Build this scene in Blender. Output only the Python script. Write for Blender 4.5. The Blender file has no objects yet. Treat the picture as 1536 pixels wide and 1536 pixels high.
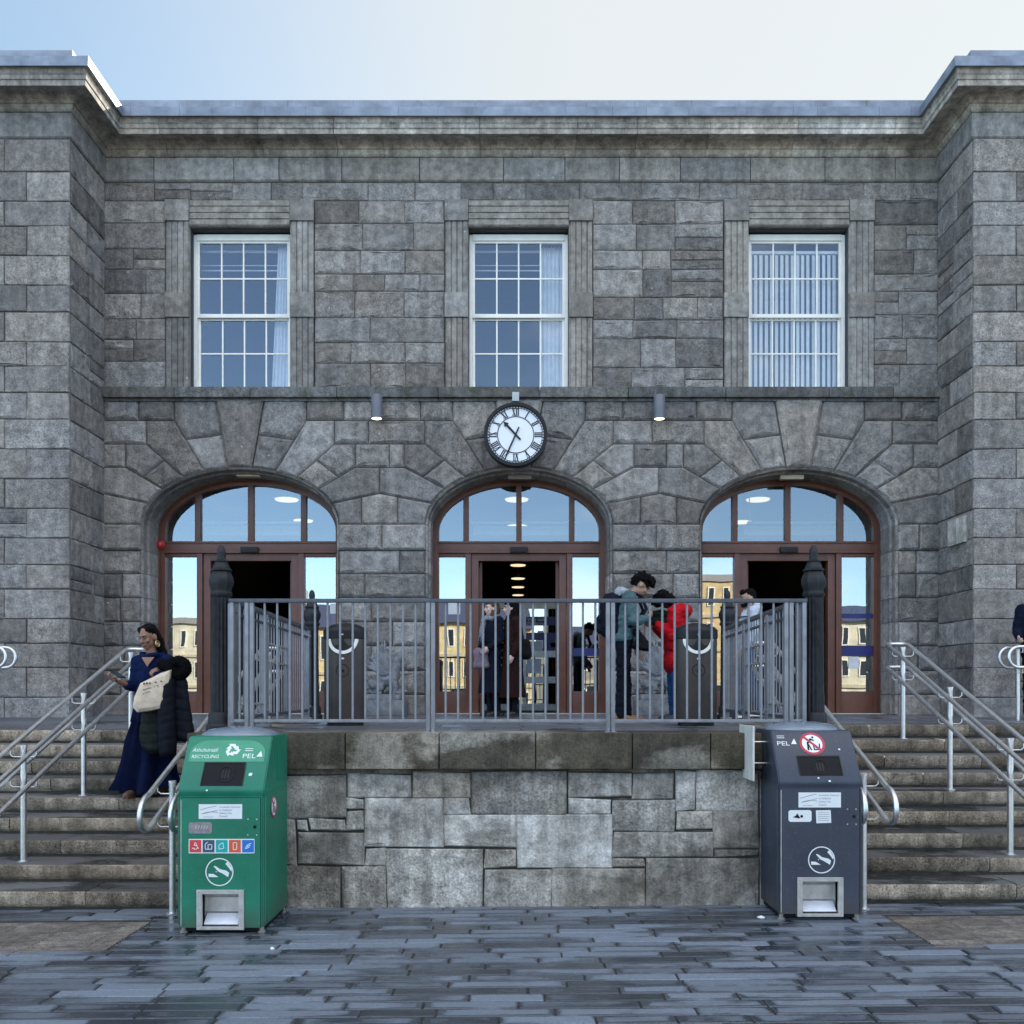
import bpy, bmesh, math, random
from mathutils import Vector, Matrix, noise
from mathutils.geometry import delaunay_2d_cdt
random.seed(11)
R = math.radians
SC = bpy.context.scene
COL = SC.collection
# ---- camera calibration used to turn measurements on the photograph into metres
F, CX, YH, CZ = 1450.0, 775.0, 1037.0, 1.7325
def PX(px, D): return (px - CX) * D / F
def PZ(py, D): return CZ + (YH - py) * D / F
YF = 14.19          # front of the main facade
PF = F / YF
def FU(px): return (px - CX) / PF
def FV(py): return CZ + (YH - py) / PF
ZL = 1.39           # landing level
def gz(x): return 0.0069 * (max(-9, min(9, x)) - 4)

# ---------------------------------------------------------------- materials
def nodes(name):
    m = bpy.data.materials.new(name); m.use_nodes = True
    nt = m.node_tree; b = nt.nodes['Principled BSDF']
    return m, nt, b
def N(nt, t, **kw):
    n = nt.nodes.new(t)
    for k, v in kw.items():
        if k in n.inputs.keys() if hasattr(n.inputs, 'keys') else False: n.inputs[k].default_value = v
        else: setattr(n, k, v)
    return n
def L(nt, a, b): nt.links.new(a, b)
def ramp(nt, src, stops):
    r = nt.nodes.new('ShaderNodeValToRGB'); e = r.color_ramp.elements
    while len(e) < len(stops): e.new(0.5)
    for i, (p, c) in enumerate(stops):
        e[i].position = p
        e[i].color = (c, c, c, 1) if not hasattr(c, '__len__') else (*c, 1)
    L(nt, src, r.inputs[0]); return r.outputs[0]
def mix(nt, fac, a, b, mode='MIX'):
    n = nt.nodes.new('ShaderNodeMix'); n.data_type = 'RGBA'; n.blend_type = mode
    for sock, v in ((n.inputs[0], fac), (n.inputs[6], a), (n.inputs[7], b)):
        if hasattr(v, 'is_linked') or hasattr(v, 'links'): L(nt, v, sock)
        elif hasattr(v, '__len__'): sock.default_value = (*v, 1)
        else: sock.default_value = v
    return n.outputs[2]
def coords(nt, scale=(1, 1, 1), kind='Object'):
    t = nt.nodes.new('ShaderNodeTexCoord'); mp = nt.nodes.new('ShaderNodeMapping')
    mp.inputs['Scale'].default_value = scale; L(nt, t.outputs[kind], mp.inputs[0]); return mp.outputs[0]
def noi(nt, vec, scale, detail=4, rough=.6):
    n = nt.nodes.new('ShaderNodeTexNoise'); n.inputs['Scale'].default_value = scale
    n.inputs['Detail'].default_value = detail; n.inputs['Roughness'].default_value = rough
    if vec is not None: L(nt, vec, n.inputs['Vector'])
    return n.outputs[0]
def mth(nt, op, a, b=None):
    n = nt.nodes.new('ShaderNodeMath'); n.operation = op
    for i, v in enumerate((a, b)):
        if v is None: continue
        if hasattr(v, 'links'): L(nt, v, n.inputs[i])
        else: n.inputs[i].default_value = v
    return n.outputs[0]
def bump(nt, bsdf, h, strength=.5, dist=.01):
    b = nt.nodes.new('ShaderNodeBump'); b.inputs['Strength'].default_value = strength
    b.inputs['Distance'].default_value = dist; L(nt, h, b.inputs['Height']); L(nt, b.outputs[0], bsdf.inputs['Normal'])

def plain(name, col, rough=.5, metal=0, var=.12, scale=9, bmp=0, spec=.5, coat=0):
    m, nt, b = nodes(name)
    v = coords(nt); n = noi(nt, v, scale, 5)
    c0 = [c * (1 - var) for c in col]; c1 = [min(1, c * (1 + var)) for c in col]
    L(nt, ramp(nt, n, [(.3, c0), (.7, c1)]), b.inputs['Base Color'])
    b.inputs['Roughness'].default_value = rough; b.inputs['Metallic'].default_value = metal
    b.inputs['Specular IOR Level'].default_value = spec
    if coat: b.inputs['Coat Weight'].default_value = coat; b.inputs['Coat Roughness'].default_value = .15
    if bmp: bump(nt, b, noi(nt, v, scale * 6, 6), bmp, .004)
    return m

def stone(name, dark, light, warm, fine=55, bmp=.7, speck=.5, streak=.35, moss=0, rough=.85, droppings=True, damp=0):
    """weathered stone: one tone per block (attribute), grain, pits, streaks"""
    m, nt, b = nodes(name)
    at = nt.nodes.new('ShaderNodeAttribute'); at.attribute_name = 'tone'
    v = coords(nt)
    base = mix(nt, at.outputs['Fac'], dark, light)
    # every block gets its own piece of pattern and its own slight hue
    va = nt.nodes.new('ShaderNodeVectorMath'); va.operation = 'ADD'; L(nt, v, va.inputs[0])
    cmb = nt.nodes.new('ShaderNodeCombineXYZ')
    for i, k in enumerate((37.0, 19.0, 53.0)): L(nt, mth(nt, 'MULTIPLY', at.outputs['Fac'], k), cmb.inputs[i])
    L(nt, cmb.outputs[0], va.inputs[1]); vb = va.outputs[0]
    hue = mth(nt, 'FRACT', mth(nt, 'MULTIPLY', at.outputs['Fac'], 23.0))
    base = mix(nt, 1.0, base, ramp(nt, hue, [(0.0, (.985, 1.0, 1.025)), (.5, (1, 1, 1)), (1.0, (1.045, 1.0, .945))]), 'MULTIPLY')
    sp2 = mth(nt, 'FRACT', mth(nt, 'MULTIPLY', at.outputs['Fac'], 41.0))
    big = noi(nt, v, 1.7, 5, .65)
    base = mix(nt, mth(nt, 'MULTIPLY', ramp(nt, big, [(.42, 0.0), (.72, 1.0)]), .55), base, warm)
    grain = noi(nt, vb, fine, 8, .75)
    g = ramp(nt, grain, [(.38, 1 - speck), (.5, 1.0), (.63, 1 + speck * .7)])
    base = mix(nt, mth(nt, 'ADD', .45, mth(nt, 'MULTIPLY', sp2, .6)), base, mix(nt, 1.0, base, g, 'MULTIPLY'))
    mid = noi(nt, vb, 9, 6, .7)
    base = mix(nt, 1.0, base, ramp(nt, mid, [(.36, .66), (.64, 1.28)]), 'MULTIPLY')
    vs = coords(nt, (5.5, 5.5, .45)); st = noi(nt, vs, 1.0, 6, .7)
    base = mix(nt, streak, base, mix(nt, 1.0, base, ramp(nt, st, [(.35, .45), (.62, 1.25)]), 'MULTIPLY'))
    if moss:
        mo = noi(nt, v, 3.1, 7, .75)
        base = mix(nt, mth(nt, 'MULTIPLY', ramp(nt, mo, [(.54, 0.0), (.68, 1.0)]), moss), base, (.045, .06, .02))
    if droppings:
        vo = nt.nodes.new('ShaderNodeTexVoronoi'); vo.inputs['Scale'].default_value = 3.4; L(nt, v, vo.inputs['Vector'])
        d = mth(nt, 'ADD', vo.outputs['Distance'], mth(nt, 'MULTIPLY', noi(nt, v, 40, 3), .05))
        base = mix(nt, ramp(nt, d, [(.062, .75), (.078, 0.0)]), base, (.5, .5, .48))
    if damp:
        dm = noi(nt, coords(nt, (1, 1, 1.6)), 1.15, 5, .55)
        base = mix(nt, mth(nt, 'MULTIPLY', ramp(nt, dm, [(.47, 0.0), (.53, 1.0)]), damp), base, mix(nt, 1.0, base, (.30, .28, .24), 'MULTIPLY'))
    L(nt, base, b.inputs['Base Color']); b.inputs['Roughness'].default_value = rough
    b.inputs['Specular IOR Level'].default_value = .3
    h = mth(nt, 'ADD', mth(nt, 'MULTIPLY', grain, .6), mid)
    bump(nt, b, h, bmp, .03)
    return m

def glass(name, refl=.22, tint=(.75, .82, .85), rough=.0):
    m, nt, b = nodes(name); nt.nodes.remove(b)
    out = nt.nodes['Material Output']
    tr = nt.nodes.new('ShaderNodeBsdfTransparent'); tr.inputs[0].default_value = (*tint, 1)
    gl = nt.nodes.new('ShaderNodeBsdfGlossy'); gl.inputs['Roughness'].default_value = rough
    gl.inputs['Color'].default_value = (.93, .97, 1, 1)
    # slightly uneven panes
    v = coords(nt); bp = nt.nodes.new('ShaderNodeBump'); bp.inputs['Strength'].default_value = .012; bp.inputs['Distance'].default_value = .05
    L(nt, noi(nt, v, 1.6, 1), bp.inputs['Height']); L(nt, bp.outputs[0], gl.inputs['Normal'])
    fr = nt.nodes.new('ShaderNodeFresnel'); fr.inputs[0].default_value = 1.5
    fac = mth(nt, 'ADD', fr.outputs[0], refl)
    ms = nt.nodes.new('ShaderNodeMixShader'); L(nt, fac, ms.inputs[0]); L(nt, tr.outputs[0], ms.inputs[1]); L(nt, gl.outputs[0], ms.inputs[2])
    L(nt, ms.outputs[0], out.inputs[0]); return m
def emit(name, col, s):
    m, nt, b = nodes(name); b.inputs['Base Color'].default_value = (.8, .8, .8, 1)
    b.inputs['Emission Color'].default_value = (*col, 1); b.inputs['Emission Strength'].default_value = s; return m

def painted(name, col, rough=.4):
    """used outdoor paint: faded patches, run-down dirt, scratches"""
    m, nt, b = nodes(name); v = coords(nt)
    n1 = noi(nt, v, 2.3, 5, .6); base = mix(nt, 1.0, col, ramp(nt, n1, [(.35, .82), (.65, 1.16)]), 'MULTIPLY')
    st = noi(nt, coords(nt, (26, 26, 1.3)), 1, 5, .7)
    base = mix(nt, ramp(nt, st, [(.56, 0.0), (.72, .45)]), base, (.075, .072, .065))
    sp = noi(nt, v, 95, 3, .6); base = mix(nt, ramp(nt, sp, [(.66, 0.0), (.72, .5)]), base, (.28, .29, .27))
    sep = nt.nodes.new('ShaderNodeSeparateXYZ'); L(nt, v, sep.inputs[0])
    low = mth(nt, 'ADD', sep.outputs[2], mth(nt, 'MULTIPLY', noi(nt, v, 9, 5), .22))
    base = mix(nt, ramp(nt, low, [(.13, .65), (.34, 0.0)]), base, (.06, .055, .045))
    L(nt, base, b.inputs['Base Color'])
    L(nt, ramp(nt, n1, [(.3, rough - .1), (.7, rough + .2)]), b.inputs['Roughness']); bump(nt, b, noi(nt, v, 6, 3), .12, .01); return m

# ---------------------------------------------------------------- mesh builder
class MB:
    def __init__(s): s.v = []; s.f = []; s.m = []; s.t = []; s.p = {}
    def add(s, vs, fs, mi=0, tone=.5):
        o = len(s.v); s.v += [tuple(v) for v in vs]
        for f in fs: s.f.append([i + o for i in f]); s.m.append(mi); s.t.append(tone)
        return s
    def box(s, x0, x1, y0, y1, z0, z1, bev=0, mi=0, tone=.5, mat=None):
        if bev:
            bm = bmesh.new(); bmesh.ops.create_cube(bm, size=1)
            for v in bm.verts: v.co = Vector(((x0 + x1) / 2 + v.co.x * (x1 - x0), (y0 + y1) / 2 + v.co.y * (y1 - y0), (z0 + z1) / 2 + v.co.z * (z1 - z0)))
            bmesh.ops.bevel(bm, geom=bm.edges[:], offset=bev, segments=2, profile=.7, affect='EDGES')
            bm.verts.index_update()
            vs = [v.co.copy() for v in bm.verts]; fs = [[v.index for v in f.verts] for f in bm.faces]; bm.free()
        else:
            vs = [Vector((x, y, z)) for x in (x0, x1) for y in (y0, y1) for z in (z0, z1)]
            fs = [(0, 1, 3, 2), (4, 6, 7, 5), (0, 4, 5, 1), (2, 3, 7, 6), (0, 2, 6, 4), (1, 5, 7, 3)]
        if mat is not None: vs = [mat @ v for v in vs]
        return s.add(vs, fs, mi, tone)
    def prism(s, poly, fn, w0, w1, mi=0, tone=.5):
        n = len(poly)
        vs = [fn(u, v, w0) for u, v in poly] + [fn(u, v, w1) for u, v in poly]
        fs = [list(range(n))[::-1], list(range(n, 2 * n))] + [(i, (i + 1) % n, n + (i + 1) % n, n + i) for i in range(n)]
        return s.add(vs, fs, mi, tone)
    def tube(s, pts, r, n=10, closed=False, mi=0, caps=True, tone=.5):
        pts = [Vector(p) for p in pts]; k = len(pts)
        rr = r if hasattr(r, '__len__') else [r] * k
        tang = []
        for i in range(k):
            a = pts[(i - 1) % k] if (i > 0 or closed) else pts[i]; b = pts[(i + 1) % k] if (i < k - 1 or closed) else pts[i]
            tang.append((b - a).normalized())
        up = Vector((0, 0, 1)) if abs(tang[0].z) < .9 else Vector((0, 1, 0))
        nx = tang[0].cross(up).normalized(); vs = []
        for i in range(k):
            nx = (nx - tang[i] * nx.dot(tang[i])).normalized(); ny = tang[i].cross(nx)
            for j in range(n):
                a = 2 * math.pi * j / n
                vs.append(pts[i] + (nx * math.cos(a) + ny * math.sin(a)) * rr[i])
        fs = []
        for i in range(k if closed else k - 1):
            i2 = (i + 1) % k
            for j in range(n): fs.append((i * n + j, i * n + (j + 1) % n, i2 * n + (j + 1) % n, i2 * n + j))
        if caps and not closed: fs += [list(range(n))[::-1], list(range((k - 1) * n, k * n))]
        return s.add(vs, fs, mi, tone)
    def lathe(s, prof, c=(0, 0, 0), n=24, sx=1, sy=1, mi=0, flute=0, tone=.5, caps=True):
        vs = []; c = Vector(c)
        for r, z in prof:
            for j in range(n):
                a = 2 * math.pi * j / n; q = r * (1 - (flute if j % 2 else 0))
                vs.append(c + Vector((q * math.cos(a) * sx, q * math.sin(a) * sy, z)))
        fs = []
        for i in range(len(prof) - 1):
            for j in range(n): fs.append((i * n + j, i * n + (j + 1) % n, (i + 1) * n + (j + 1) % n, (i + 1) * n + j))
        if caps: fs += [list(range(n))[::-1], list(range((len(prof) - 1) * n, len(prof) * n))]
        return s.add(vs, fs, mi, tone)
    def loft(s, rings, mi=0, closed_ring=True, caps=True, tone=.5):
        n = len(rings[0]); vs = [v for r in rings for v in r]; fs = []
        for i in range(len(rings) - 1):
            for j in range(n if closed_ring else n - 1):
                fs.append((i * n + j, i * n + (j + 1) % n, (i + 1) * n + (j + 1) % n, (i + 1) * n + j))
        if caps and closed_ring: fs += [list(range(n))[::-1], list(range((len(rings) - 1) * n, len(rings) * n))]
        return s.add(vs, fs, mi, tone)
    def ell(s, c, r, mat=None, n=14, mi=0, tone=.5):
        c = Vector(c); vs = []; m = mat or Matrix.Identity(3); k = n // 2 + 1
        for i in range(1, k):
            t = math.pi * i / k
            for j in range(n):
                a = 2 * math.pi * j / n
                vs.append(c + m @ Vector((r[0] * math.sin(t) * math.cos(a), r[1] * math.sin(t) * math.sin(a), r[2] * math.cos(t))))
        vs += [c + m @ Vector((0, 0, r[2])), c + m @ Vector((0, 0, -r[2]))]; top = len(vs) - 2
        fs = []
        for i in range(k - 2):
            for j in range(n): fs.append((i * n + j, (i + 1) * n + j, (i + 1) * n + (j + 1) % n, i * n + (j + 1) % n))
        for j in range(n):
            fs.append((top, j, (j + 1) % n)); fs.append((top + 1, (k - 2) * n + (j + 1) % n, (k - 2) * n + j))
        return s.add(vs, fs, mi, tone)
    def cap(s, p0, p1, r0, r1, n=12, mi=0):
        p0, p1 = Vector(p0), Vector(p1); d = (p1 - p0); ln = d.length or 1e-6
        q = Vector((0, 0, 1)).rotation_difference(d / ln).to_matrix(); prof = []
        for i in range(1, 5): a = math.pi / 2 * (1 - i / 4); prof.append((r0 * math.cos(a), -r0 * math.sin(a)))
        for i in range(0, 4): a = math.pi / 2 * i / 4; prof.append((r1 * math.cos(a), ln + r1 * math.sin(a)))
        vs = []
        for r, z in prof:
            for j in range(n): a = 2 * math.pi * j / n; vs.append(p0 + q @ Vector((r * math.cos(a), r * math.sin(a), z)))
        vs += [p0 + q @ Vector((0, 0, -r0)), p0 + q @ Vector((0, 0, ln + r1))]; b = len(vs) - 2; fs = []
        k = len(prof)
        for i in range(k - 1):
            for j in range(n): fs.append((i * n + j, i * n + (j + 1) % n, (i + 1) * n + (j + 1) % n, (i + 1) * n + j))
        for j in range(n): fs.append((b, (j + 1) % n, j)); fs.append((b + 1, (k - 1) * n + j, (k - 1) * n + (j + 1) % n))
        return s.add(vs, fs, mi)
    def text(s, body, size, fn, w=.001, mi=0, align='LEFT', sx=1.0, shear=0):
        cu = bpy.data.curves.new('t', 'FONT'); cu.body = body; cu.size = size; cu.align_x = align; cu.shear = shear; cu.resolution_u = 2
        o = bpy.data.objects.new('t', cu); COL.objects.link(o)
        me = o.evaluated_get(bpy.context.evaluated_depsgraph_get()).to_mesh()
        vs = [fn(v.co.x * sx, v.co.y, w) for v in me.vertices]; fs = [list(p.vertices) for p in me.polygons]
        o.to_mesh_clear(); bpy.data.objects.remove(o); bpy.data.curves.remove(cu)
        return s.add(vs, fs, mi)

ORG = {}
def root(name, label, cat, loc=(0, 0, 0), rz=0, group=None):
    o = bpy.data.objects.new(name, None); COL.objects.link(o); o.location = loc; o.rotation_euler = (0, 0, rz)
    o.empty_display_size = .2; o['label'] = label; o['category'] = cat
    if group: o['group'] = group
    ORG[o.name] = Vector(loc); return o
def build(mb, name, mats, parent=None, world=False, smooth=None, label=None, cat=None, group=None, kind=None, recalc=True, origin=None):
    """link a builder as ONE mesh; world=True: vertices are in world space (parents here are only translated)"""
    off = Vector((0, 0, 0))
    if parent is not None and world: off = ORG[parent.name]
    if origin is not None: off = Vector(origin)
    me = bpy.data.meshes.new(name)
    me.from_pydata([tuple(Vector(v) - off) for v in mb.v], [], mb.f)
    if not hasattr(mats, '__len__'): mats = [mats]
    for m in mats: me.materials.append(m)
    me.polygons.foreach_set('material_index', mb.m)
    a = me.attributes.new('tone', 'FLOAT', 'FACE'); a.data.foreach_set('value', mb.t)
    if mb.p:
        d = me.attributes.new('dry', 'FLOAT', 'POINT'); d.data.foreach_set('value', [mb.p.get(i, 0.0) for i in range(len(mb.v))])
    if recalc:
        bm = bmesh.new(); bm.from_mesh(me); bmesh.ops.recalc_face_normals(bm, faces=bm.faces[:]); bm.to_mesh(me); bm.free()
    me.update()
    if smooth is not None:
        me.shade_smooth()
        if smooth < 180: me.set_sharp_from_angle(angle=R(smooth))
    o = bpy.data.objects.new(name, me); COL.objects.link(o)
    if origin is not None: o.location = origin
    if parent is not None: o.parent = parent; ORG[o.name] = ORG[parent.name]
    else: ORG[o.name] = off
    if label: o['label'] = label
    if cat: o['category'] = cat
    if group: o['group'] = group
    if kind: o['kind'] = kind
    return o
def copy_tree(o, parent=None):
    c = o.copy(); COL.objects.link(c)
    if parent is not None: c.parent = parent
    ORG[c.name] = ORG.get(o.name, Vector((0, 0, 0)))
    for ch in list(o.children): copy_tree(ch, c)
    return c

# ---------------------------------------------------------------- masonry
def area(p): return sum(p[i][0] * p[(i + 1) % len(p)][1] - p[(i + 1) % len(p)][0] * p[i][1] for i in range(len(p))) / 2
def inset(poly, d):
    n = len(poly); out = []
    for i in range(n):
        p, q, r = Vector(poly[i - 1]), Vector(poly[i]), Vector(poly[(i + 1) % n])
        e1 = (q - p).normalized(); e2 = (r - q).normalized()
        n1 = Vector((-e1.y, e1.x)); n2 = Vector((-e2.y, e2.x)); k = 1 + n1.dot(n2)
        m = (n1 + n2) / max(k, .35)
        out.append(tuple(q + m * d))
    return out
def clean(poly):
    out = []
    for p in poly:
        if not out or (Vector(p) - Vector(out[-1])).length > .004: out.append(tuple(p))
    if (Vector(out[0]) - Vector(out[-1])).length < .004: out.pop()
    if area(out) < 0: out.reverse()
    return out
def block(mb, poly, fn, proud=.03, joint=.005, bev=.012, tone=None, rough=.008, cell=.055, mortar=1, jag=.0):
    poly = clean(poly)
    if tone is None: tone = random.random()
    n = len(poly)
    mb.add([fn(u, v, 0) for u, v in poly], [list(range(n))], mortar, .5)
    a = inset(poly, joint)
    if jag: a = [(u + random.uniform(-jag, jag), v + random.uniform(-jag, jag)) for u, v in a]
    c = inset(a, bev)
    vs = [fn(u, v, 0) for u, v in a] + [fn(u, v, proud - bev) for u, v in a] + [fn(u, v, proud) for u, v in c]
    fs = [(i, (i + 1) % n, n + (i + 1) % n, n + i) for i in range(n)] + [(n + i, n + (i + 1) % n, 2 * n + (i + 1) % n, 2 * n + i) for i in range(n)]
    mb.add(vs, fs, 0, tone)
    if rough <= 0:
        mb.add([fn(u, v, proud) for u, v in c], [list(range(n))], 0, tone); return
    us = [p[0] for p in c]; vz = [p[1] for p in c]
    pts = [Vector(p) for p in c]; m0 = len(pts); inner = inset(c, .018)
    u = min(us) + cell * .5
    while u < max(us):
        v = min(vz) + cell * .5
        while v < max(vz):
            q = (u + random.uniform(-.3, .3) * cell, v + random.uniform(-.3, .3) * cell)
            ok = all((Vector(inner[(i + 1) % n]) - Vector(inner[i])).cross(Vector(q) - Vector(inner[i])) > 0 for i in range(n)) if n <= 12 else False
            if ok: pts.append(Vector(q))
            v += cell
        u += cell
    try:
        res = delaunay_2d_cdt(pts, [], [list(range(m0))], 1, 1e-5)
        vv, ff = res[0], res[2]
    except Exception:
        vv, ff = pts[:m0], [list(range(m0))]
    sd = random.uniform(0, 50); o = []
    cs = [Vector(p) for p in c]
    for i, p in enumerate(vv):
        onb = i < m0
        h = 0 if onb else (noise.noise(Vector((p.x * 5, p.y * 5, sd))) * 1.1 + noise.noise(Vector((p.x * 16, p.y * 16, sd + 9))) * .9 + .35) * rough
        o.append(fn(p.x, p.y, proud + h))
    mb.add(o, ff, 0, tone)
def rect(u0, u1, v0, v1): return [(u0, v0), (u1, v0), (u1, v1), (u0, v1)]
def course(mb, u0, u1, v0, v1, fn, wmin=.4, wmax=.95, split=.12, tones=None, **kw):
    u = u0
    while u < u1 - 1e-4:
        w = random.uniform(wmin, wmax)
        if u1 - u - w < wmin * .8: w = u1 - u
        e = min(u1, u + w); t = random.random() if tones is None else random.choice(tones)
        if random.random() < split and v1 - v0 > .25:
            k = v0 + (v1 - v0) * random.uniform(.4, .6)
            block(mb, rect(u, e, v0, k), fn, tone=t, **kw); block(mb, rect(u, e, k, v1), fn, tone=random.random(), **kw)
        else: block(mb, rect(u, e, v0, v1), fn, tone=t, **kw)
        u = e

# ---------------------------------------------------------------- palette
M_ = {}
M_['stone'] = stone('facade_limestone', (.165, .154, .143), (.37, .35, .325), (.26, .23, .195), fine=46, bmp=1.0, speck=.50, streak=.42, droppings=True)
M_['ashlar'] = stone('dressed_limestone', (.225, .212, .195), (.34, .322, .292), (.20, .18, .15), fine=90, bmp=.35, speck=.35, streak=.5)
M_['mortar'] = plain('lime_mortar', (.13, .123, .113), .95, var=.4, scale=14)
M_['cornice'] = stone('cornice_stone', (.31, .288, .252), (.60, .56, .49), (.17, .14, .11), fine=60, bmp=.4, speck=.35, streak=.75, droppings=False)
M_['lead'] = plain('lead_sheet', (.21, .24, .285), .42, .3, .35, 3.5, .4)
M_['white'] = plain('white_gloss_paint', (.86, .84, .77), .35, var=.06)
M_['brown'] = plain('brown_stained_frame', (.115, .042, .025), .4, var=.2, scale=5)
M_['glass'] = glass('window_glass', .10, (.99, 1, 1))
M_['glass_low'] = glass('shopfront_glass', .36)
M_['glass_fan'] = glass('fanlight_glass', .17)
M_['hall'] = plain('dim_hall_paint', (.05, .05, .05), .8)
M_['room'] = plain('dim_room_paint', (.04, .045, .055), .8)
M_['black'] = plain('black_enamel', (.008, .008, .009), .45, var=.3, spec=.3)
M_['iron'] = plain('cast_iron_paint', (.014, .015, .017), .5, var=.6, scale=16, bmp=.6, spec=.3)
M_['rail'] = plain('grey_painted_steel', (.22, .23, .245), .45, .2, .22, 12)
M_['raildk'] = plain('dark_grey_steel', (.075, .085, .10), .45, .2, .2, 12)
M_['steel'] = plain('brushed_stainless', (.74, .74, .73), .40, 1, .12, 20)
M_['silver'] = plain('worn_aluminium', (.52, .51, .48), .45, .6, .18, 14)
M_['lamp'] = emit('warm_lamp', (1, .86, .6), 2.0)
M_['disc'] = emit('ceiling_lamp', (1, .82, .52), .5)
# ================================================================ the station building
FAC = lambda u, v, w: Vector((u, YF - w, v))
XL, XR, YW = -6.06, 6.19, 13.06         # re-entrant corners and the front plane of the side wings
GROUND_B = ZL
stn = root('station_building', 'grey limestone two-storey station building with three arched entrances and projecting side wings', 'building', (0.06, YF, ZL))

# ---- main wall, upper storey
wall = MB()
zs_top, zs_bot = FV(583), FV(600)
z_fr0, z_fr1 = 9.20, 9.545
course(wall, XL, XR, FV(302), z_fr0 - .01, FAC, .45, 1.1, .05, jag=.008, rough=.018, joint=.0035, proud=.022, bev=.010, cell=.05)
wins = [(249, 472, 361), (667, 889, 779), (1085, 1310, 1197)]
def courses_between(a, b, n, j=.05):
    ys = [a + (b - a) * i / n for i in range(n + 1)]
    return [ys[0]] + [y + random.uniform(-j, j) for y in ys[1:-1]] + [ys[-1]]
for x0, x1 in ((None, 249), (472, 667), (889, 1085), (1310, None)):
    u0 = XL if x0 is None else FU(x0); u1 = XR if x1 is None else FU(x1)
    ys = courses_between(zs_top, FV(302), 8)
    for a, b in zip(ys, ys[1:]): course(wall, u0, u1, a, b, FAC, .36, .85, .05, jag=.006, rough=.021, joint=.0035, proud=.022, bev=.010, cell=.046)

# ---- arches and rusticated lower storey (pixel units of the photograph, relative to each arch centre)
ARCH = [(361.5, 147.5, 'left'), (778.5, 139.5, 'centre'), (1196.5, 148.0, 'right')]
SPR, CROWN = 788.0, 702.0
def ey(x, a): return SPR - (SPR - CROWN) * math.sqrt(max(0, 1 - (x / a) ** 2))
GP = dict(proud=.062, joint=.004, bev=.028, rough=.026, cell=.05)
def arch_blocks(cx, a, hl, hr):
    k = a / 147.5
    def poly(pts, sgn):
        block(wall, [(FU(cx + sgn * x), FV(y)) for x, y in pts], FAC, **GP)
    def arc(x0, x1, n=4): return [(x, ey(x, a)) for x in [x0 + (x1 - x0) * i / n for i in range(n + 1)]]
    block(wall, [(FU(cx + x), FV(y)) for x, y in [(-36, 600), (36, 600)] + arc(18 * k, -18 * k, 4)], FAC, proud=.095, joint=.004, bev=.03, rough=.020, cell=.05)
    for sgn, h in ((-1, hl), (1, hr)):
        j = lambda v: v + random.uniform(-2, 2)
        lerp = lambda p, q, t: (p[0] + (q[0] - p[0]) * t, p[1] + (q[1] - p[1]) * t)
        i1, i2, i3, i4, i5 = [x * k for x in (18, 53, 84, 116, 137)]
        P = lambda x: (x, ey(x, a))
        o1, o2, o3, o4 = (36, 600), (99, 632), (141, 667), (172, 702)
        s1 = lerp(o1, P(i1), .52); s2 = lerp(o2, P(i2), .38)
        poly([o1, (99, 600), o2, s2, s1], sgn); poly([s1, s2, P(i2)] + arc(i2, i1)[1:], sgn)
        poly([o2, (141, 632), o3, P(i3)] + arc(i3, i2)[1:], sgn)
        s3 = lerp(o3, P(i3), .48); s4 = lerp(o4, P(i4), .45)
        poly([o3, (172, 667), o4, s4, s3], sgn); poly([s3, s4, P(i4)] + arc(i4, i3)[1:], sgn)
        poly([o4, (h, 702), (h, 741), P(i5)] + arc(i5, i4)[1:], sgn)
        inner = h > 207 and h < 209.6
        he = h - 27 if inner else h
        ye = P(i5)[1] + (741 - P(i5)[1]) * (he - i5) / (h - i5)
        poly([(he, ye), (he, SPR)] + [(a, SPR)] + arc(a * .999, i5, 4)[1:], sgn)
        if inner: pent.setdefault(round(cx + sgn * h), []).append((cx + sgn * he, ye))
        def crs(xa, xb, y0, y1, n):
            xs = [xa + (xb - xa) * i / n for i in range(n + 1)]
            for p, q in zip(xs, xs[1:]): poly([(p, y0), (q, y0), (q, y1), (p, y1)], sgn)
        if not inner: crs(99, h, 600, 632, 2); crs(141, h, 632, 667, 1); crs(172, h, 667, 702, 1)
mid1, mid2 = 570.0, 987.5
pent = {}
xl_px, xr_px = CX + XL * PF, CX + XR * PF
arch_blocks(361.5, 147.5, 361.5 - xl_px, mid1 - 361.5)
arch_blocks(778.5, 139.5, 778.5 - mid1, mid2 - 778.5)
arch_blocks(1196.5, 148.0, 1196.5 - mid2, xr_px - 1196.5)
for xm, pts in pent.items():
    (xa, ya), (xb, yb) = sorted(pts)
    block(wall, [(FU(xa), FV(ya)), (FU(xm), FV(741)), (FU(xb), FV(yb)), (FU(xb), FV(SPR)), (FU(xa), FV(SPR))], FAC, **GP)
for c1_, c2_ in ((361.5, 778.5), (778.5, 1196.5)):
    for off, y0, y1, fr_ in ((99, 600, 632, (.22, .5, .77)), (141, 632, 667, (.42,)), (172, 667, 702, (.66,))):
        xa, xb = c1_ + off, c2_ - off; cuts = [xa] + [xa + (xb - xa) * (f + random.uniform(-.05, .05)) for f in fr_] + [xb]
        for p_, q_ in zip(cuts, cuts[1:]): block(wall, rect(FU(p_), FU(q_), FV(y1), FV(y0)), FAC, **GP)
piers = [(xl_px, 361.5 - 147.5), (361.5 + 147.5, 778.5 - 139.5), (778.5 + 139.5, 1196.5 - 148), (1196.5 + 148, xr_px)]
ysj = [788, 826, 861, 897, 933, 969, 1006, 1042]
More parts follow.
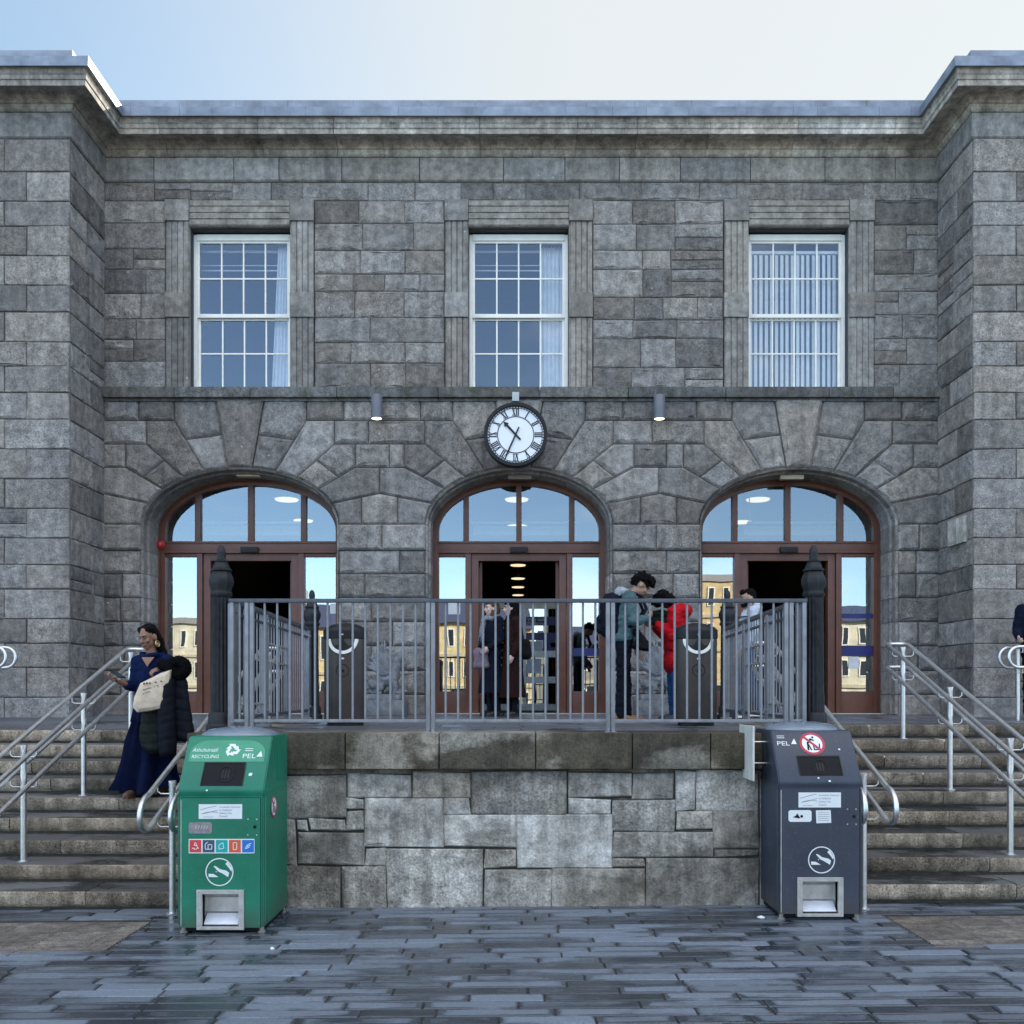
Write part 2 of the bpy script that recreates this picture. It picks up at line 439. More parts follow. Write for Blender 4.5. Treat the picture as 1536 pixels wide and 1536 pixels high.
for p0, p1 in piers:
    for i, (y0, y1) in enumerate(zip(ysj, ysj[1:])):
        u0, u1 = FU(p0), FU(p1); w = u1 - u0
        if w > .9: cuts = [u0, u0 + w * random.choice((.3, .37, .62, .7)), u1] if i else [u0, u0 + w * .5, u1]
        else: cuts = [u0, u0 + w * random.choice((.45, .55, .5)), u1] if random.random() < .7 else [u0, u1]
        kw = dict(GP)
        if i == 0: kw.update(proud=.10, rough=.01)
        for a, b in zip(cuts, cuts[1:]): block(wall, rect(a, b, FV(y1), FV(y0)), FAC, **kw)
build(wall, 'wall', [M_['stone'], M_['mortar']], stn, True, smooth=40, recalc=False)

# plinth blocks
for p0, p1 in piers:
    pl = MB(); u0, u1 = FU(p0), FU(p1)
    course(pl, u0, u1, ZL - .02, FV(1042), FAC, .5, 1.2, 0, proud=.12, rough=.0, bev=.02)
    build(pl, 'plinth', [M_['ashlar'], M_['mortar']], stn, True, smooth=40, recalc=False)

# string course under the windows
sc = MB(); u = XL
while u < XR - .01:
    e = min(XR, u + random.uniform(.9, 1.5))
    if XR - e < .5: e = XR
    sc.box(u + .003, e - .003, YF - .15, YF + .02, zs_bot, zs_top - .015, .014, tone=random.random())
    sc.box(u + .003, e - .003, YF - .09, YF + .02, zs_bot - .045, zs_bot - .002, .01, tone=random.random())
    u = e
M_['sill'] = stone('mossy_ledge_stone', (.12, .12, .12), (.22, .22, .21), (.11, .11, .085), fine=45, bmp=.9, speck=.5, streak=.6, moss=.8, droppings=False)
build(sc, 'string_course', M_['sill'], stn, True, smooth=40)

# arch reveals (jambs and soffits) with joints
DREV = .62
for cx, a, _ in ARCH:
    rv = MB()
    pts = [(cx - a, y) for y in (1072, 1042, 1006, 969, 933, 897, 861, 826)] + [(cx - a * math.cos(math.pi * i / 28), SPR - (SPR - CROWN) * math.sin(math.pi * i / 28)) for i in range(29)] + [(cx + a, y) for y in (826, 861, 897, 933, 969, 1006, 1042, 1072)]
    W3 = [(FU(x), FV(y)) for x, y in pts]
    cu = FU(cx); cv = FV(SPR)
    tone = .4
    for i, (p, q) in enumerate(zip(W3, W3[1:])):
        if i % 3 == 0 or i < 8 or i > 36: tone = random.random()
        p, q = Vector(p), Vector(q); d = (q - p); g = d.normalized() * (.004 if (i % 3 == 0 or i < 8 or i > 36) else 0); nrm = Vector((d.y, -d.x)).normalized()
        a0, b0 = p + g, q - g
        rows = []
        for w, off in ((.062, 0.0), (.035, 0.028), (-.10, 0.03), (-.12, 0.055), (-DREV, .055)):
            rows.append([FAC(a0.x + nrm.x * (off - .0), a0.y + nrm.y * (off - .0), w), FAC(b0.x + nrm.x * off, b0.y + nrm.y * off, w)])
        for r0, r1 in zip(rows, rows[1:]): rv.add([r0[0], r0[1], r1[1], r1[0]], [(0, 1, 2, 3)], 0, tone)
        rv.add([FAC(p.x - nrm.x * .012, p.y - nrm.y * .012, .03), FAC(q.x - nrm.x * .012, q.y - nrm.y * .012, .03), FAC(q.x + nrm.x * .03, q.y + nrm.y * .03, -DREV), FAC(p.x + nrm.x * .03, p.y + nrm.y * .03, -DREV)], [(0, 1, 2, 3)], 1)
    build(rv, 'arch_reveal', [M_['stone'], M_['mortar']], stn, True)

# ---- windows
def fluted(mb, u0, u1, v0, v1, w, n, horiz=False, tone=.5):
    """a fluted band: n raised fillets with grooves"""
    prof = []; a0, a1 = (v0, v1) if horiz else (u0, u1); st = (a1 - a0) / n
    for i in range(n):
        x = a0 + i * st; prof += [(x, w - .016), (x + .012, w - .016), (x + .016, w), (x + st - .004, w)]
    prof += [(a1, w - .016)]
    prof = [(a0, 0)] + prof + [(a1, 0)]
    b0, b1 = (u0, u1) if horiz else (v0, v1)
    vs = []
    for x, ww in prof:
        vs += [FAC(b0, x, ww), FAC(b1, x, ww)] if horiz else [FAC(x, b0, ww), FAC(x, b1, ww)]
    mb.add(vs, [(2 * i, 2 * i + 1, 2 * i + 3, 2 * i + 2) for i in range(len(prof) - 1)], 0, tone)
    if not horiz:
        for zz in (b0, b1): mb.add([FAC(x, zz, ww) for x, ww in prof], [list(range(len(prof)))], 0, tone)
def fbox(mb, u0, u1, v0, v1, w0, w1, bev=.006, mi=0, tone=.5): mb.box(u0, u1, YF - w1, YF - w0, v0, v1, bev, mi, tone)
M_['blind'] = plain('pale_fabric_blind', (.86, .88, .88), .8, var=.05)
M_['sheer'] = plain('sheer_curtain', (.80, .83, .86), .8, var=.08)
WIN = []
for wi, (px0, px1, pc) in enumerate(wins):
    oc = FU((px0 + px1) / 2); hw = .735; o0, o1 = oc - hw, oc + hw
    sU0, sU1 = FU(px0), FU(px1); zb, zt = zs_top, FV(302); zo = FV(341)
    # stone surround
    sr = MB(); g = .003
    for s0, s1 in ((sU0, o0), (o1, sU1)):
        for a, b, kind in ((zb, FV(478), 0), (FV(478), FV(441), 1), (FV(441), FV(334), 0), (FV(334), zt, 1)):
            t = random.random()
            if kind: fbox(sr, s0 + g, s1 - g, a + g, b - g, -.02, .07, .008, tone=t)
            else: fluted(sr, s0 + g + .01, s1 - g - .005, a + g, b - g, .045, 4, tone=t)
            sr.box(s0 + .02, s1 - .001 if s1 == o0 else s1, YF - .02, YF + .26, a, b, tone=t) if s1 == o0 else sr.box(s0 + .001, s1 - .02, YF - .02, YF + .26, a, b, tone=t)
    fluted(sr, o0 + g, o1 - g, zo, zt - .01, .05, 4, True, tone=.6)
    sr.box(o0, o1, YF - .03, YF + .26, zo + .004, zt, tone=.5)
    w = MB()
    # window itself: painted box frame, two sashes of 4 x 2 panes each
    zo2 = zo - .045
    d = .14
    fr = MB()
    def wb(mb, u0, u1, v0, v1, d0, d1, bev=.004): mb.box(u0, u1, YF + d0, YF + d1, v0, v1, bev)
    wb(fr, o0 - .02, o0 + .05, zb, zo2, d, d + .13); wb(fr, o1 - .05, o1 + .02, zb, zo2, d, d + .13)
    wb(fr, o0 + .051, o1 - .051, zo2 - .085, zo2 + .005, d - .004, d + .13); wb(fr, o0 + .051, o1 - .051, zb, zb + .05, d - .02, d + .13)
    fr_o = build(fr, 'window', M_['white'], stn, True, smooth=40, label=None)
    WIN.append(fr_o)
    build(sr, 'surround', [M_['ashlar']], fr_o, True, smooth=40)
    zi0, zi1 = zb + .05, zo2 - .085; zm = FV(467)
    def sash(z0, z1, dd, name, rail_top, rail_bot):
        s = MB(); a0, a1 = o0 + .051, o1 - .051
        wb(s, a0, a0 + .035, z0, z1, dd, dd + .045, .003); wb(s, a1 - .035, a1, z0, z1, dd, dd + .045, .003)
        wb(s, a0 + .036, a1 - .036, z1 - rail_top, z1, dd + .002, dd + .045, .003); wb(s, a0 + .036, a1 - .036, z0, z0 + rail_bot, dd + .002, dd + .045, .003)
        for i in (1, 2, 3):
            x = a0 + .035 + (a1 - a0 - .07) * i / 4; wb(s, x - .011, x + .011, z0 + rail_bot, z1 - rail_top, dd + .004, dd + .04, .004)
        zc = (z0 + rail_bot + z1 - rail_top) / 2; wb(s, a0 + .035, a1 - .035, zc - .011, zc + .011, dd + .008, dd + .036, .004)
        so = build(s, name, M_['white'], fr_o, True, smooth=40)
        p = MB(); p.add([(a0, YF + dd + .024, z0), (a1, YF + dd + .024, z0), (a1, YF + dd + .024, z1), (a0, YF + dd + .024, z1)], [(0, 1, 2, 3)])
        build(p, 'pane', M_['glass'], fr_o, True)
    sash(zm - .03, zi1, d + .02, 'upper_sash', .03, .055); sash(zi0, zm - .035, d + .07, 'lower_sash', .02, .045)
    # blinds and curtains
    c = MB()
    if wi == 2:
        n = 17
        for i in range(n):
            x = o0 + .07 + (o1 - o0 - .14) * (i + .5) / n; hh = .030; an = R(14)
            dx, dy = hh * math.cos(an), hh * math.sin(an)
            x += random.uniform(-.003, .003)
            c.box(-.026, .026, -.0012, .0012, 0, zi1 - .14 - zi0 - .02, mat=Matrix.Translation((x, YF + .31, zi0 + .02)) @ Matrix.Rotation(an + random.uniform(-.06, .06), 4, 'Z'))
        c.box(o0 + .05, o1 - .05, YF + .28, YF + .33, zi1 - .13, zi1 - .09, .004)
        build(c, 'vertical_blind', M_['blind'], fr_o, True)
    else:
        x1 = o1 + .02; w0 = .34 if wi == 0 else .42
        n = 30; rows = []
        for zf in [i / 8 for i in range(9)]:
            z = zi0 - .05 + (zi1 + .05 - zi0) * zf
            wd = w0 * ((1.15 - .3 * zf) if wi == 0 else 1); ph = 0
            rows.append([(x1 - wd * i / n, YF + .36 + .018 * math.sin(i * 1.55 + zf * .4), z) for i in range(n + 1)])
        c.loft(rows, closed_ring=False, caps=False)
        c.box(o0, o1, YF + .40, YF + .43, zi1 - .06, zi1 - .03)
        c.box(o0, o1, YF + .40, YF + .41, zi1 - .34, zi1 - .325); c.box(o0, o1, YF + .40, YF + .41, zi1 - .26, zi1 - .25)
        build(c, 'curtain', M_['sheer'], fr_o, True, smooth=60)

# ---- frieze and cornice following wings and recess
def run_path(o, yoff=0):
    yw, yr = YW - o, YF - .03 - o
    return [(-13.5, yw), (XL + .03 + o, yw), (XL + .03 + o, yr), (XR - .03 - o, yr), (XR - .03 - o, yw), (13.5, yw)]
def cornice_run(mb, prof, seg=1.0, gap=.004, tone_r=(0, 1), mi=0, back=None):
    for k in range(5):
        paths = [run_path(o) for o, z in prof]
        A = [Vector((*p[k], 0)) for p in paths]; B = [Vector((*p[k + 1], 0)) for p in paths]
        ax = (B[0] - A[0]).normalized(); ln = (B[0] - A[0]).length
        nseg = max(1, round(ln / seg)); cuts = [0] + [ln * (i + random.uniform(-.25, .25)) / nseg for i in range(1, nseg)] + [ln]
        o0 = A[0]
        for i in range(nseg):
            t = random.uniform(*tone_r); rows = []
            for end, c in ((0, cuts[i]), (1, cuts[i + 1])):
                row = []
                for (o, z), a, b in zip(prof, A, B):
                    if c == 0: p = a
                    elif c == ln: p = b
                    else:
                        q = o0 + ax * (c + (gap if end == 0 else -gap)); p = Vector((a.x if abs(ax.x) < .5 else q.x, a.y if abs(ax.y) < .5 else q.y, 0))
                    row.append((p.x, p.y, z))
                rows.append(row)
            n = len(prof)
            mb.add(rows[0] + rows[1], [(j, j + 1, n + j + 1, n + j) for j in range(n - 1)] + [list(range(n)), list(range(n, 2 * n))[::-1]], mi, t)
fz = MB()
cornice_run(fz, [(-.2, z_fr0), (.0, z_fr0), (.02, z_fr0 + .02), (.02, z_fr1 - .006), (-.2, z_fr1 - .006)], .95, .006)
cornice_run(fz, [(-.2, z_fr0 - .02), (-.02, z_fr0 - .02), (-.02, z_fr1), (-.2, z_fr1)], 20, 0, mi=1)
build(fz, 'frieze', [M_['ashlar'], M_['mortar']], stn, True)
cn = MB()
cprof = [(-.2, 9.55), (.025, 9.55), (.05, 9.575), (.062, 9.635), (.082, 9.638), (.082, 9.655), (.098, 9.675), (.14, 9.70), (.155, 9.728), (.335, 9.71), (.335, 9.69), (.365, 9.69), (.365, 9.762), (.378, 9.768), (.385, 9.815), (.40, 9.835), (.365, 9.845), (.37, 9.90), (.39, 9.925), (-.2, 9.925)]
cornice_run(cn, cprof, 1.15, .003)
build(cn, 'cornice', M_['cornice'], stn, True)
ld = MB()
cornice_run(ld, [(-.1, 9.928), (.415, 9.915), (.43, 9.91), (.435, 10.035), (.41, 10.045), (-.1, 10.06)], .62, .0015)
cornice_run(ld, [(-.5, 10.05), (.052, 10.05), (.05, 10.175), (.056, 10.185), (.05, 10.36), (.03, 10.375), (-.5, 10.40)], .85, .002)
cornice_run(ld, [(-.5, 9.93), (.40, 9.93), (.40, 10.02), (.04, 10.03), (.04, 10.34), (-.5, 10.34)], 30, 0)
build(ld, 'lead_flashing', M_['lead'], stn, True)
# roof slab behind the parapet
rf = MB(); rf.box(-13.4, 13.4, YF + .4, YF + 9.5, 10.1, 10.3); rf.box(-13.4, XL - .4, YW + .3, YF + .41, 10.1, 10.3); rf.box(XR + .4, 13.4, YW + .3, YF + .41, 10.1, 10.3)
build(rf, 'roof', M_['lead'], stn, True)

# ---- wings
wg = MB()
zys = [ZL - .1]; 
while zys[-1] < z_fr0 - .25: zys.append(zys[-1] + random.choice((.33, .36, .40)))
zys[-1] = z_fr0 - .01
for side in (-1, 1):
    xf = XL if side < 0 else XR
    fr = lambda u, v, w: Vector((u, YW - w, v))
    rt = (lambda u, v, w: Vector((xf + w, u, v))) if side < 0 else (lambda u, v, w: Vector((xf - w, u, v)))
    for i, (a, b) in enumerate(zip(zys, zys[1:])):
        kw = dict(proud=.028, rough=.017, jag=.008, bev=.010, cell=.055)
        q = .55 if i % 2 else .85      # quoin on the front / on the return
        if side < 0: course(wg, -9.2, xf - q, a, b, fr, .5, 1.0, .06, **kw); block(wg, rect(xf - q, xf + .03, a, b), fr, **{**kw, 'rough': .004}, tone=random.uniform(.4, 1))
        else: course(wg, xf + q, 9.6, a, b, fr, .5, 1.0, .06, **kw); block(wg, rect(xf - .03, xf + q, a, b), fr, **{**kw, 'rough': .004}, tone=random.uniform(.4, 1))
        course(wg, YW - .0, YF - .03, a, b, rt, .45, .75, .05, **kw)
build(wg, 'wing_wall', [M_['stone'], M_['mortar']], stn, True, smooth=40, recalc=False)
# solid wing bodies, filled in behind the front to block leaking sun
for xa, xb in ((-13.4, XL - .1), (XR + .1, 13.4)):
    bk = MB(); bk.box(xa, xb, YW + .03, YF + 6, ZL - .2, 9.6); build(bk, 'wing_core', M_['stone'], stn, True)
bk = MB(); bk.box(XL - .2, XR + .2, YF + 5, YF + 5.3, 5.77, 10.09); build(bk, 'sun_block_wall', M_['stone'], stn, True)  # unseen wall added behind the offices to stop sun leaking through

# ---- interiors (dim hall and offices behind the glass)
hl = MB()
def room(mb, x0, x1, y0, y1, z0, z1, front=False):
    vs = [Vector((x, y, z)) for x in (x0, x1) for y in (y0, y1) for z in (z0, z1)]
    mb.add(vs, [(0, 1, 3, 2), (4, 6, 7, 5), (0, 2, 6, 4), (1, 5, 7, 3), (2, 3, 7, 6)])
YI = YF + .64
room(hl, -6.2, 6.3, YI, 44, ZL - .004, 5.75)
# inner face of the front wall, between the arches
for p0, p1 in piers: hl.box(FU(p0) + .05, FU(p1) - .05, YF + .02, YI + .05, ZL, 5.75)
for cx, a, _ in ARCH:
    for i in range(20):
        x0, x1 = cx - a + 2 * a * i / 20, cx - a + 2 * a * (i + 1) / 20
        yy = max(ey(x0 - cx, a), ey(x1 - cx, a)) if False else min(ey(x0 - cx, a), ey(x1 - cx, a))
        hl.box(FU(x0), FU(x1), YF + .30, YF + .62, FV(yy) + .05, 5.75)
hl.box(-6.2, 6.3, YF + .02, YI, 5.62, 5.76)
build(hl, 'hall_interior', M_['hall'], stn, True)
of = MB()
for wi, (px0, px1, pc) in enumerate(wins):
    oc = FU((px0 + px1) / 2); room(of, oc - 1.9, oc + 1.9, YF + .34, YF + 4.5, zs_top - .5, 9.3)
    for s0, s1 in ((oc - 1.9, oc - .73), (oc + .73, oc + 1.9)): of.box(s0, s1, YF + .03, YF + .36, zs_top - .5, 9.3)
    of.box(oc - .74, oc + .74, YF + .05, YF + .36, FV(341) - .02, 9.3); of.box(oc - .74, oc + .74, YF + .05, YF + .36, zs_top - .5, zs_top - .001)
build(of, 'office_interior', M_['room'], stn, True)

for cx, a, _ in ARCH:
    tb = MB(); D_ = 16.4; tb.box(PX(cx - 75, D_), PX(cx + 95, D_), D_, D_ + .05, PZ(785, D_), PZ(782, D_)); tb.box(PX(cx - 70, D_), PX(cx + 90, D_), D_ + .5, D_ + .9, PZ(803, D_ + .5), PZ(789, D_ + .5))  # thin hanging bar; the pale band below paints in a fanlight reflection
    for x_ in (-72, 90): tb.box(PX(cx + x_, D_) - .008, PX(cx + x_, D_) + .008, D_ + .02, D_ + .03, PZ(783, D_), 5.74)
    build(tb, 'bar_and_reflection', M_['white'], stn, True)
pb = MB(); pb.box(XR - .075, XR - .02, 13.22, 13.72, 3.78, 4.14, .006, tone=1.0); build(pb, 'pale_block', M_['cornice'], stn, True)
# ---- the three glazed entrances
DY = YF + .50; PD = F / DY
def DU(px): return (px - CX) / PD
def DV(py): return CZ + (YH - py) / PD
SENS = []
for k, (cx, a, nm) in enumerate(ARCH):
    c = FU(cx); A = a / PF - .052; zsp = FV(SPR); zcr = FV(CROWN) - .05
    tz0, tz1 = DV(830), DV(812)
    f = MB(); y0, y1 = DY, DY + .11
    def ez(x, inn=0): 
        aa, hh = A - inn, zcr - zsp - inn
        return zsp + hh * math.sqrt(max(0, 1 - (x / aa) ** 2))
    # outer arched band
    outer = [(-A, ZL)] + [(-A * math.cos(math.pi * i / 40), zsp + (zcr - zsp) * math.sin(math.pi * i / 40)) for i in range(41)] + [(A, ZL)]
    b_ = .095
    inner = [(-A + b_, ZL)] + [(-(A - b_) * math.cos(math.pi * i / 40), zsp + (zcr - zsp - b_) * math.sin(math.pi * i / 40)) for i in range(41)] + [(A - b_, ZL)]
    n = len(outer)
    for yy0, yy1, oo, ii in ((y0, y1, outer, inner), (y0 - .03, y0, [(x * 1.0, z) for x, z in outer], [(x + (.035 if x < 0 else -.035) * abs(x) / A if z < zsp + .01 else x * (A - .035) / A, z if z < zsp + .01 else zsp + (z - zsp) * (zcr - zsp - .035) / (zcr - zsp)) for x, z in outer])):
        vs = [(c + x, yy0, z) for x, z in oo] + [(c + x, yy0, z) for x, z in ii] + [(c + x, yy1, z) for x, z in oo] + [(c + x, yy1, z) for x, z in ii]
        fs = []
        for i in range(n - 1): fs += [(i, i + 1, n + i + 1, n + i), (2 * n + i, 3 * n + i, 3 * n + i + 1, 2 * n + i + 1), (n + i, n + i + 1, 3 * n + i + 1, 3 * n + i), (i, 2 * n + i, 2 * n + i + 1, i + 1)]
        f.add(vs, fs)
    f.box(c - A + b_ - .01, c + A - b_ + .01, y0 - .012, y1, tz0, tz1, .006)
    f.box(c - A + b_ - .01, c + A - b_ + .01, y0 - .03, y0 - .013, tz1 - .03, tz1 - .002, .004)
    f.box(c - A + b_ - .01, c + A - b_ + .01, y0 - .03, y0 - .013, tz0 + .002, tz0 + .025, .004)
    mul = (-.805, 0, .805)
    for m in mul: f.box(c + m - .042, c + m + .042, y0 + .005, y1, tz1 - .01, ez(m, .05), .006)
    # lower posts
    for s in (-1, 1):
        f.box(c + s * .72 - .10, c + s * .72 + .10, y0 - .004, y1 + .02, ZL, tz0 + .002, .006) if False else None
        p0, p1 = sorted((s * .815, s * .615))
        f.box(c + p0, c + p0 + .085, y0 - .006, y1, ZL, tz0 + .003, .006) if s < 0 else f.box(c + p1 - .085, c + p1, y0 - .006, y1, ZL, tz0 + .003, .006)
        f.box(c + p0 + .09, c + p1, y0 + .03, y1 + .05, ZL, tz0 + .003, .006) if s < 0 else f.box(c + p0, c + p1 - .09, y0 + .03, y1 + .05, ZL, tz0 + .003, .006)
        q0, q1 = sorted((s * (A - b_ + .01), s * .80))
        f.box(c + q0, c + q1, y0 + .012, y1, ZL, DV(1037), .006)
        f.box(c + q0, c + q1, y0 + .02, y1, tz0 - .05, tz0 + .001, .004)
    f.box(c - .62, c + .62, y0 + .03, y1 + .05, tz0 - .11, tz0 + .002, .005)
    ent = build(f, 'entrance', M_['brown'], stn, True, smooth=40)
    # panes
    for xa, xb in ((-A + .05, -.80), (-.80, 0), (0, .80), (.80, A - .05)):
        p = MB(); st = 14
        top = [(xa + (xb - xa) * i / st) for i in range(st + 1)]
        poly = [(c + xa, DY + .06, tz1 - .01), (c + xb, DY + .06, tz1 - .01)] + [(c + x, DY + .06, max(tz1, ez(x, .03))) for x in reversed(top)]
        p.add(poly, [list(range(len(poly)))]); build(p, 'fanlight_pane', M_['glass_fan'], ent, True)
    for s in (-1, 1):
        q0, q1 = sorted((s * (A - .04), s * .78)); p = MB()
        p.add([(c + q0, DY + .065, 1.5), (c + q1, DY + .065, 1.5), (c + q1, DY + .065, tz0 + .01), (c + q0, DY + .065, tz0 + .01)], [(0, 1, 2, 3)])
        build(p, 'side_pane', M_['glass_low'], ent, True)
    for s, y0_, y1_ in (((1, 972, 984),) if k == 1 else ((1, 968, 984), (1, 920, 927)) if k == 2 else ()):
        vb = MB(); q0, q1 = sorted((s * (A - .09), s * .82)); vb.box(c + q0, c + q1, DY + .058, DY + .061, DV(y1_), DV(y0_)); build(vb, 'navy_band', plain('navy_film', (.012, .018, .14), .4), ent, True)
    for xa_, xb_, y0_, y1_ in (((672, 690, 901, 921),) if k == 1 else ((494, 509, 905, 920),) if k == 0 else ((1275, 1290, 985, 1003),)):
        vb = MB(); vb.box(DU(xa_), DU(xb_), DY + .055, DY + .058, DV(y1_), DV(y0_)); build(vb, 'notice', plain('window_notice', (.7, .72, .72), .7), ent, True)
    # door sensor over the opening
    s_ = MB(); s_.box(c - .135, c + .135, DY - .075, DY - .013, DV(825.5) - .045, DV(825.5) + .045, .018)
    build(s_, 'door_sensor', M_['black'], ent, True, smooth=40)
    # threshold
    th = MB(); th.box(c - A, c + A, DY - .25, DY + .2, ZL, ZL + .012, .003)
    build(th, 'threshold', M_['silver'], ent, True)
    # sliding leaf parked behind the side light
    for s in ((1,) if k == 0 else (-1, 1) if k == 1 else (-1,)):
        lf = MB(); x0, x1 = sorted((c + s * .60, c + s * 1.25))
        for u in (x0, x1): lf.box(u - .035, u + .035, DY + .17, DY + .21, ZL + .015, tz0 - .1, .004)
        lf.box(x0, x1, DY + .17, DY + .21, ZL + .015, ZL + .25, .004); lf.box(x0, x1, DY + .17, DY + .21, tz0 - .2, tz0 - .1, .004)
        build(lf, 'sliding_leaf', M_['brown'], ent, True)

# inner glazed screen behind the middle doors, navy bands and notices on it
M_['navy'] = plain('navy_vinyl', (.012, .018, .14), .4)
M_['paper'] = plain('notice_paper', (.7, .72, .72), .7, var=.04)
M_['ink'] = plain('printed_ink', (.02, .02, .03), .6)
YS = 17.6
isr = root('glazed_screen', 'inner glazed screen with navy bands and pale notices seen through the middle doorway', 'glass screen', (PX(815, YS), YS, ZL))
s = MB(); pxs = lambda p: PX(p, YS); pzs = lambda p: PZ(p, YS)
x0, x1 = pxs(712), pxs(858)
for u in (x0, pxs(787), pxs(820), x1): s.box(u - .03, u + .03, YS, YS + .06, ZL, pzs(908), .004)
for v in (pzs(908), pzs(981), pzs(1020), ZL + .05): s.box(x0, x1, YS + .002, YS + .058, v - .06, v + .06, .004)
build(s, 'frame', M_['silver'], isr, True)
g = MB(); g.add([(x0, YS + .03, ZL), (x1, YS + .03, ZL), (x1, YS + .03, pzs(908)), (x0, YS + .03, pzs(908))], [(0, 1, 2, 3)])
build(g, 'pane', M_['glass_low'], isr, True)
nb = MB()
for a, b, cc, d in ((789, 842, 925, 938), (789, 842, 949, 960), (815, 842, 960, 976)): nb.box(pxs(a), pxs(b), YS - .012, YS - .006, pzs(d), pzs(cc))
for yy, t in ((929, 'Way out'), (935, 'Platforms')): nb.text(t, .085, lambda u, v, w, yy=yy: Vector((pxs(791) + u, YS - .014, pzs(yy) - .03 + v)), mi=1)
build(nb, 'navy_band', [M_['navy'], M_['paper']], isr, True)
for a, b, cc, d in ((789, 813, 962, 976), (790, 812, 988, 1010), (826, 841, 964, 971)):
    nt_ = MB(); nt_.box(pxs(a), pxs(b), YS - .012, YS - .005, pzs(d), pzs(cc)); build(nt_, 'notice', M_['paper'], isr, True)

# round ceiling lights of the hall
lights = [(430, 748, 18.4, 'round lit ceiling light behind the left fanlight'), (455, 780, 22.5, 'dimmer round ceiling light deeper inside the left fanlight'), (775, 748, 18.4, 'round ceiling light behind the top of the middle fanlight'), (776, 788, 22.5, 'second round ceiling light low in the middle fanlight'),
          (777, 847, 28.0, 'topmost lit disc in the column of lights inside the middle doorway'), (777, 867, 31.5, 'second lit disc from the top inside the middle doorway'), (777, 880, 34.6, 'third lit disc from the top inside the middle doorway'), (777, 892, 38.0, 'lowest lit disc inside the middle doorway above the railing'),
          (1137, 748, 18.4, 'round lit ceiling light behind the right fanlight'), (1112, 782, 22.5, 'dimmer round ceiling light deeper inside the right fanlight')]
for i, (x, y, D, lab) in enumerate(lights):
    zc = 5.5 if D < 24 else PZ(y, D); 
    o = root('ceiling_light', lab, 'ceiling light', (PX(x, D), D, PZ(y, D)), 0, 'round ceiling lights in the station hall')
    b = MB(); b.lathe([(.05, .16), (.05, .05), (.25, .05), (.26, .0), (.24, -.01)], n=28); b.lathe([(.012, .16), (.012, 5.75 - PZ(y, D))], n=8)
    build(b, 'housing', M_['silver'], o, smooth=40)
    b = MB(); b.lathe([(.225, -.012), (.21, -.035), (.0, -.05)], n=28); build(b, 'diffuser', M_['disc'], o, smooth=60)
# ================================================================ ground, landing, stairs
def dryat(nt):
    a = nt.nodes.new('ShaderNodeAttribute'); a.attribute_name = 'dry'; return a.outputs['Fac']
def wet_stone(name, lo, hi, warm, scale=1.0, bmp=.35, r0=.16, r1=.62, puddle=.5, dry=0.0):
    m, nt, b = nodes(name); v = coords(nt)
    at = nt.nodes.new('ShaderNodeAttribute'); at.attribute_name = 'tone'
    base = mix(nt, at.outputs['Fac'], lo, hi)
    grain = noi(nt, v, 70, 7, .7)
    base = mix(nt, 1.0, base, ramp(nt, grain, [(.3, .65), (.7, 1.3)]), 'MULTIPLY')
    vs = coords(nt, (.8, 1.5, 1)); wet = noi(nt, vs, 1.3 * scale, 8, .6)
    wetm = ramp(nt, mth(nt, 'ADD', wet, mth(nt, 'MULTIPLY', mth(nt, 'SUBTRACT', at.outputs['Fac'], .5), -.16)) if not dry else mth(nt, 'ADD', mth(nt, 'ADD', wet, mth(nt, 'MULTIPLY', mth(nt, 'SUBTRACT', at.outputs['Fac'], .5), .17)), mth(nt, 'MULTIPLY', mth(nt, 'SUBTRACT', dryat(nt), .8), dry)), [(puddle - .045, 1.0), (puddle + .05, 0.0)])
    base = mix(nt, wetm, base, mix(nt, 1.0, base, (.30, .33, .36), 'MULTIPLY'))
    sc = coords(nt, (.9, 7, 1)); scr = noi(nt, sc, 3, 8, .75)
    base = mix(nt, ramp(nt, scr, [(.58, 0.0), (.75, .5)]), base, warm)
    L(nt, base, b.inputs['Base Color'])
    rr = nt.nodes.new('ShaderNodeMapRange'); L(nt, wetm, rr.inputs[0]); rr.inputs[3].default_value = r1; rr.inputs[4].default_value = r0
    L(nt, rr.outputs[0], b.inputs['Roughness'])
    b.inputs['Specular IOR Level'].default_value = .5
    bump(nt, b, mth(nt, 'ADD', mth(nt, 'MULTIPLY', grain, .5), noi(nt, v, 9, 5)), bmp, .006)
    return m
M_['paver'] = wet_stone('wet_granite_paver', (.078, .096, .118), (.168, .203, .245), (.195, .23, .275), puddle=.485, dry=.15, r0=.17)
M_['landing'] = wet_stone('damp_landing_flag', (.075, .08, .09), (.15, .16, .18), (.2, .22, .25), puddle=.42, r1=.5)
M_['tread'] = wet_stone('worn_granite_tread', (.08, .08, .078), (.165, .165, .16), (.23, .215, .19), puddle=.45, r1=.7, bmp=.8)
M_['riser'] = stone('grimy_granite_riser', (.25, .205, .155), (.60, .51, .395), (.13, .104, .074), fine=60, bmp=1.0, speck=.75, streak=.9, moss=.35, droppings=False, damp=.4)
M_['coping'] = stone('damp_coping', (.18, .167, .135), (.42, .39, .32), (.10, .095, .065), fine=60, bmp=.7, speck=.45, streak=.7, moss=.6, droppings=False, damp=.95)
M_['rubble'] = stone('retaining_stone', (.18, .16, .125), (.80, .775, .70), (.15, .125, .09), fine=48, bmp=.9, speck=.5, streak=.8, moss=.45, droppings=True, damp=.45)
M_['joint'] = plain('mossy_joint', (.035, .034, .026), .95, var=.5, scale=10)
M_['asphalt'] = plain('far_paving', (.07, .075, .085), .8, var=.2, scale=3)
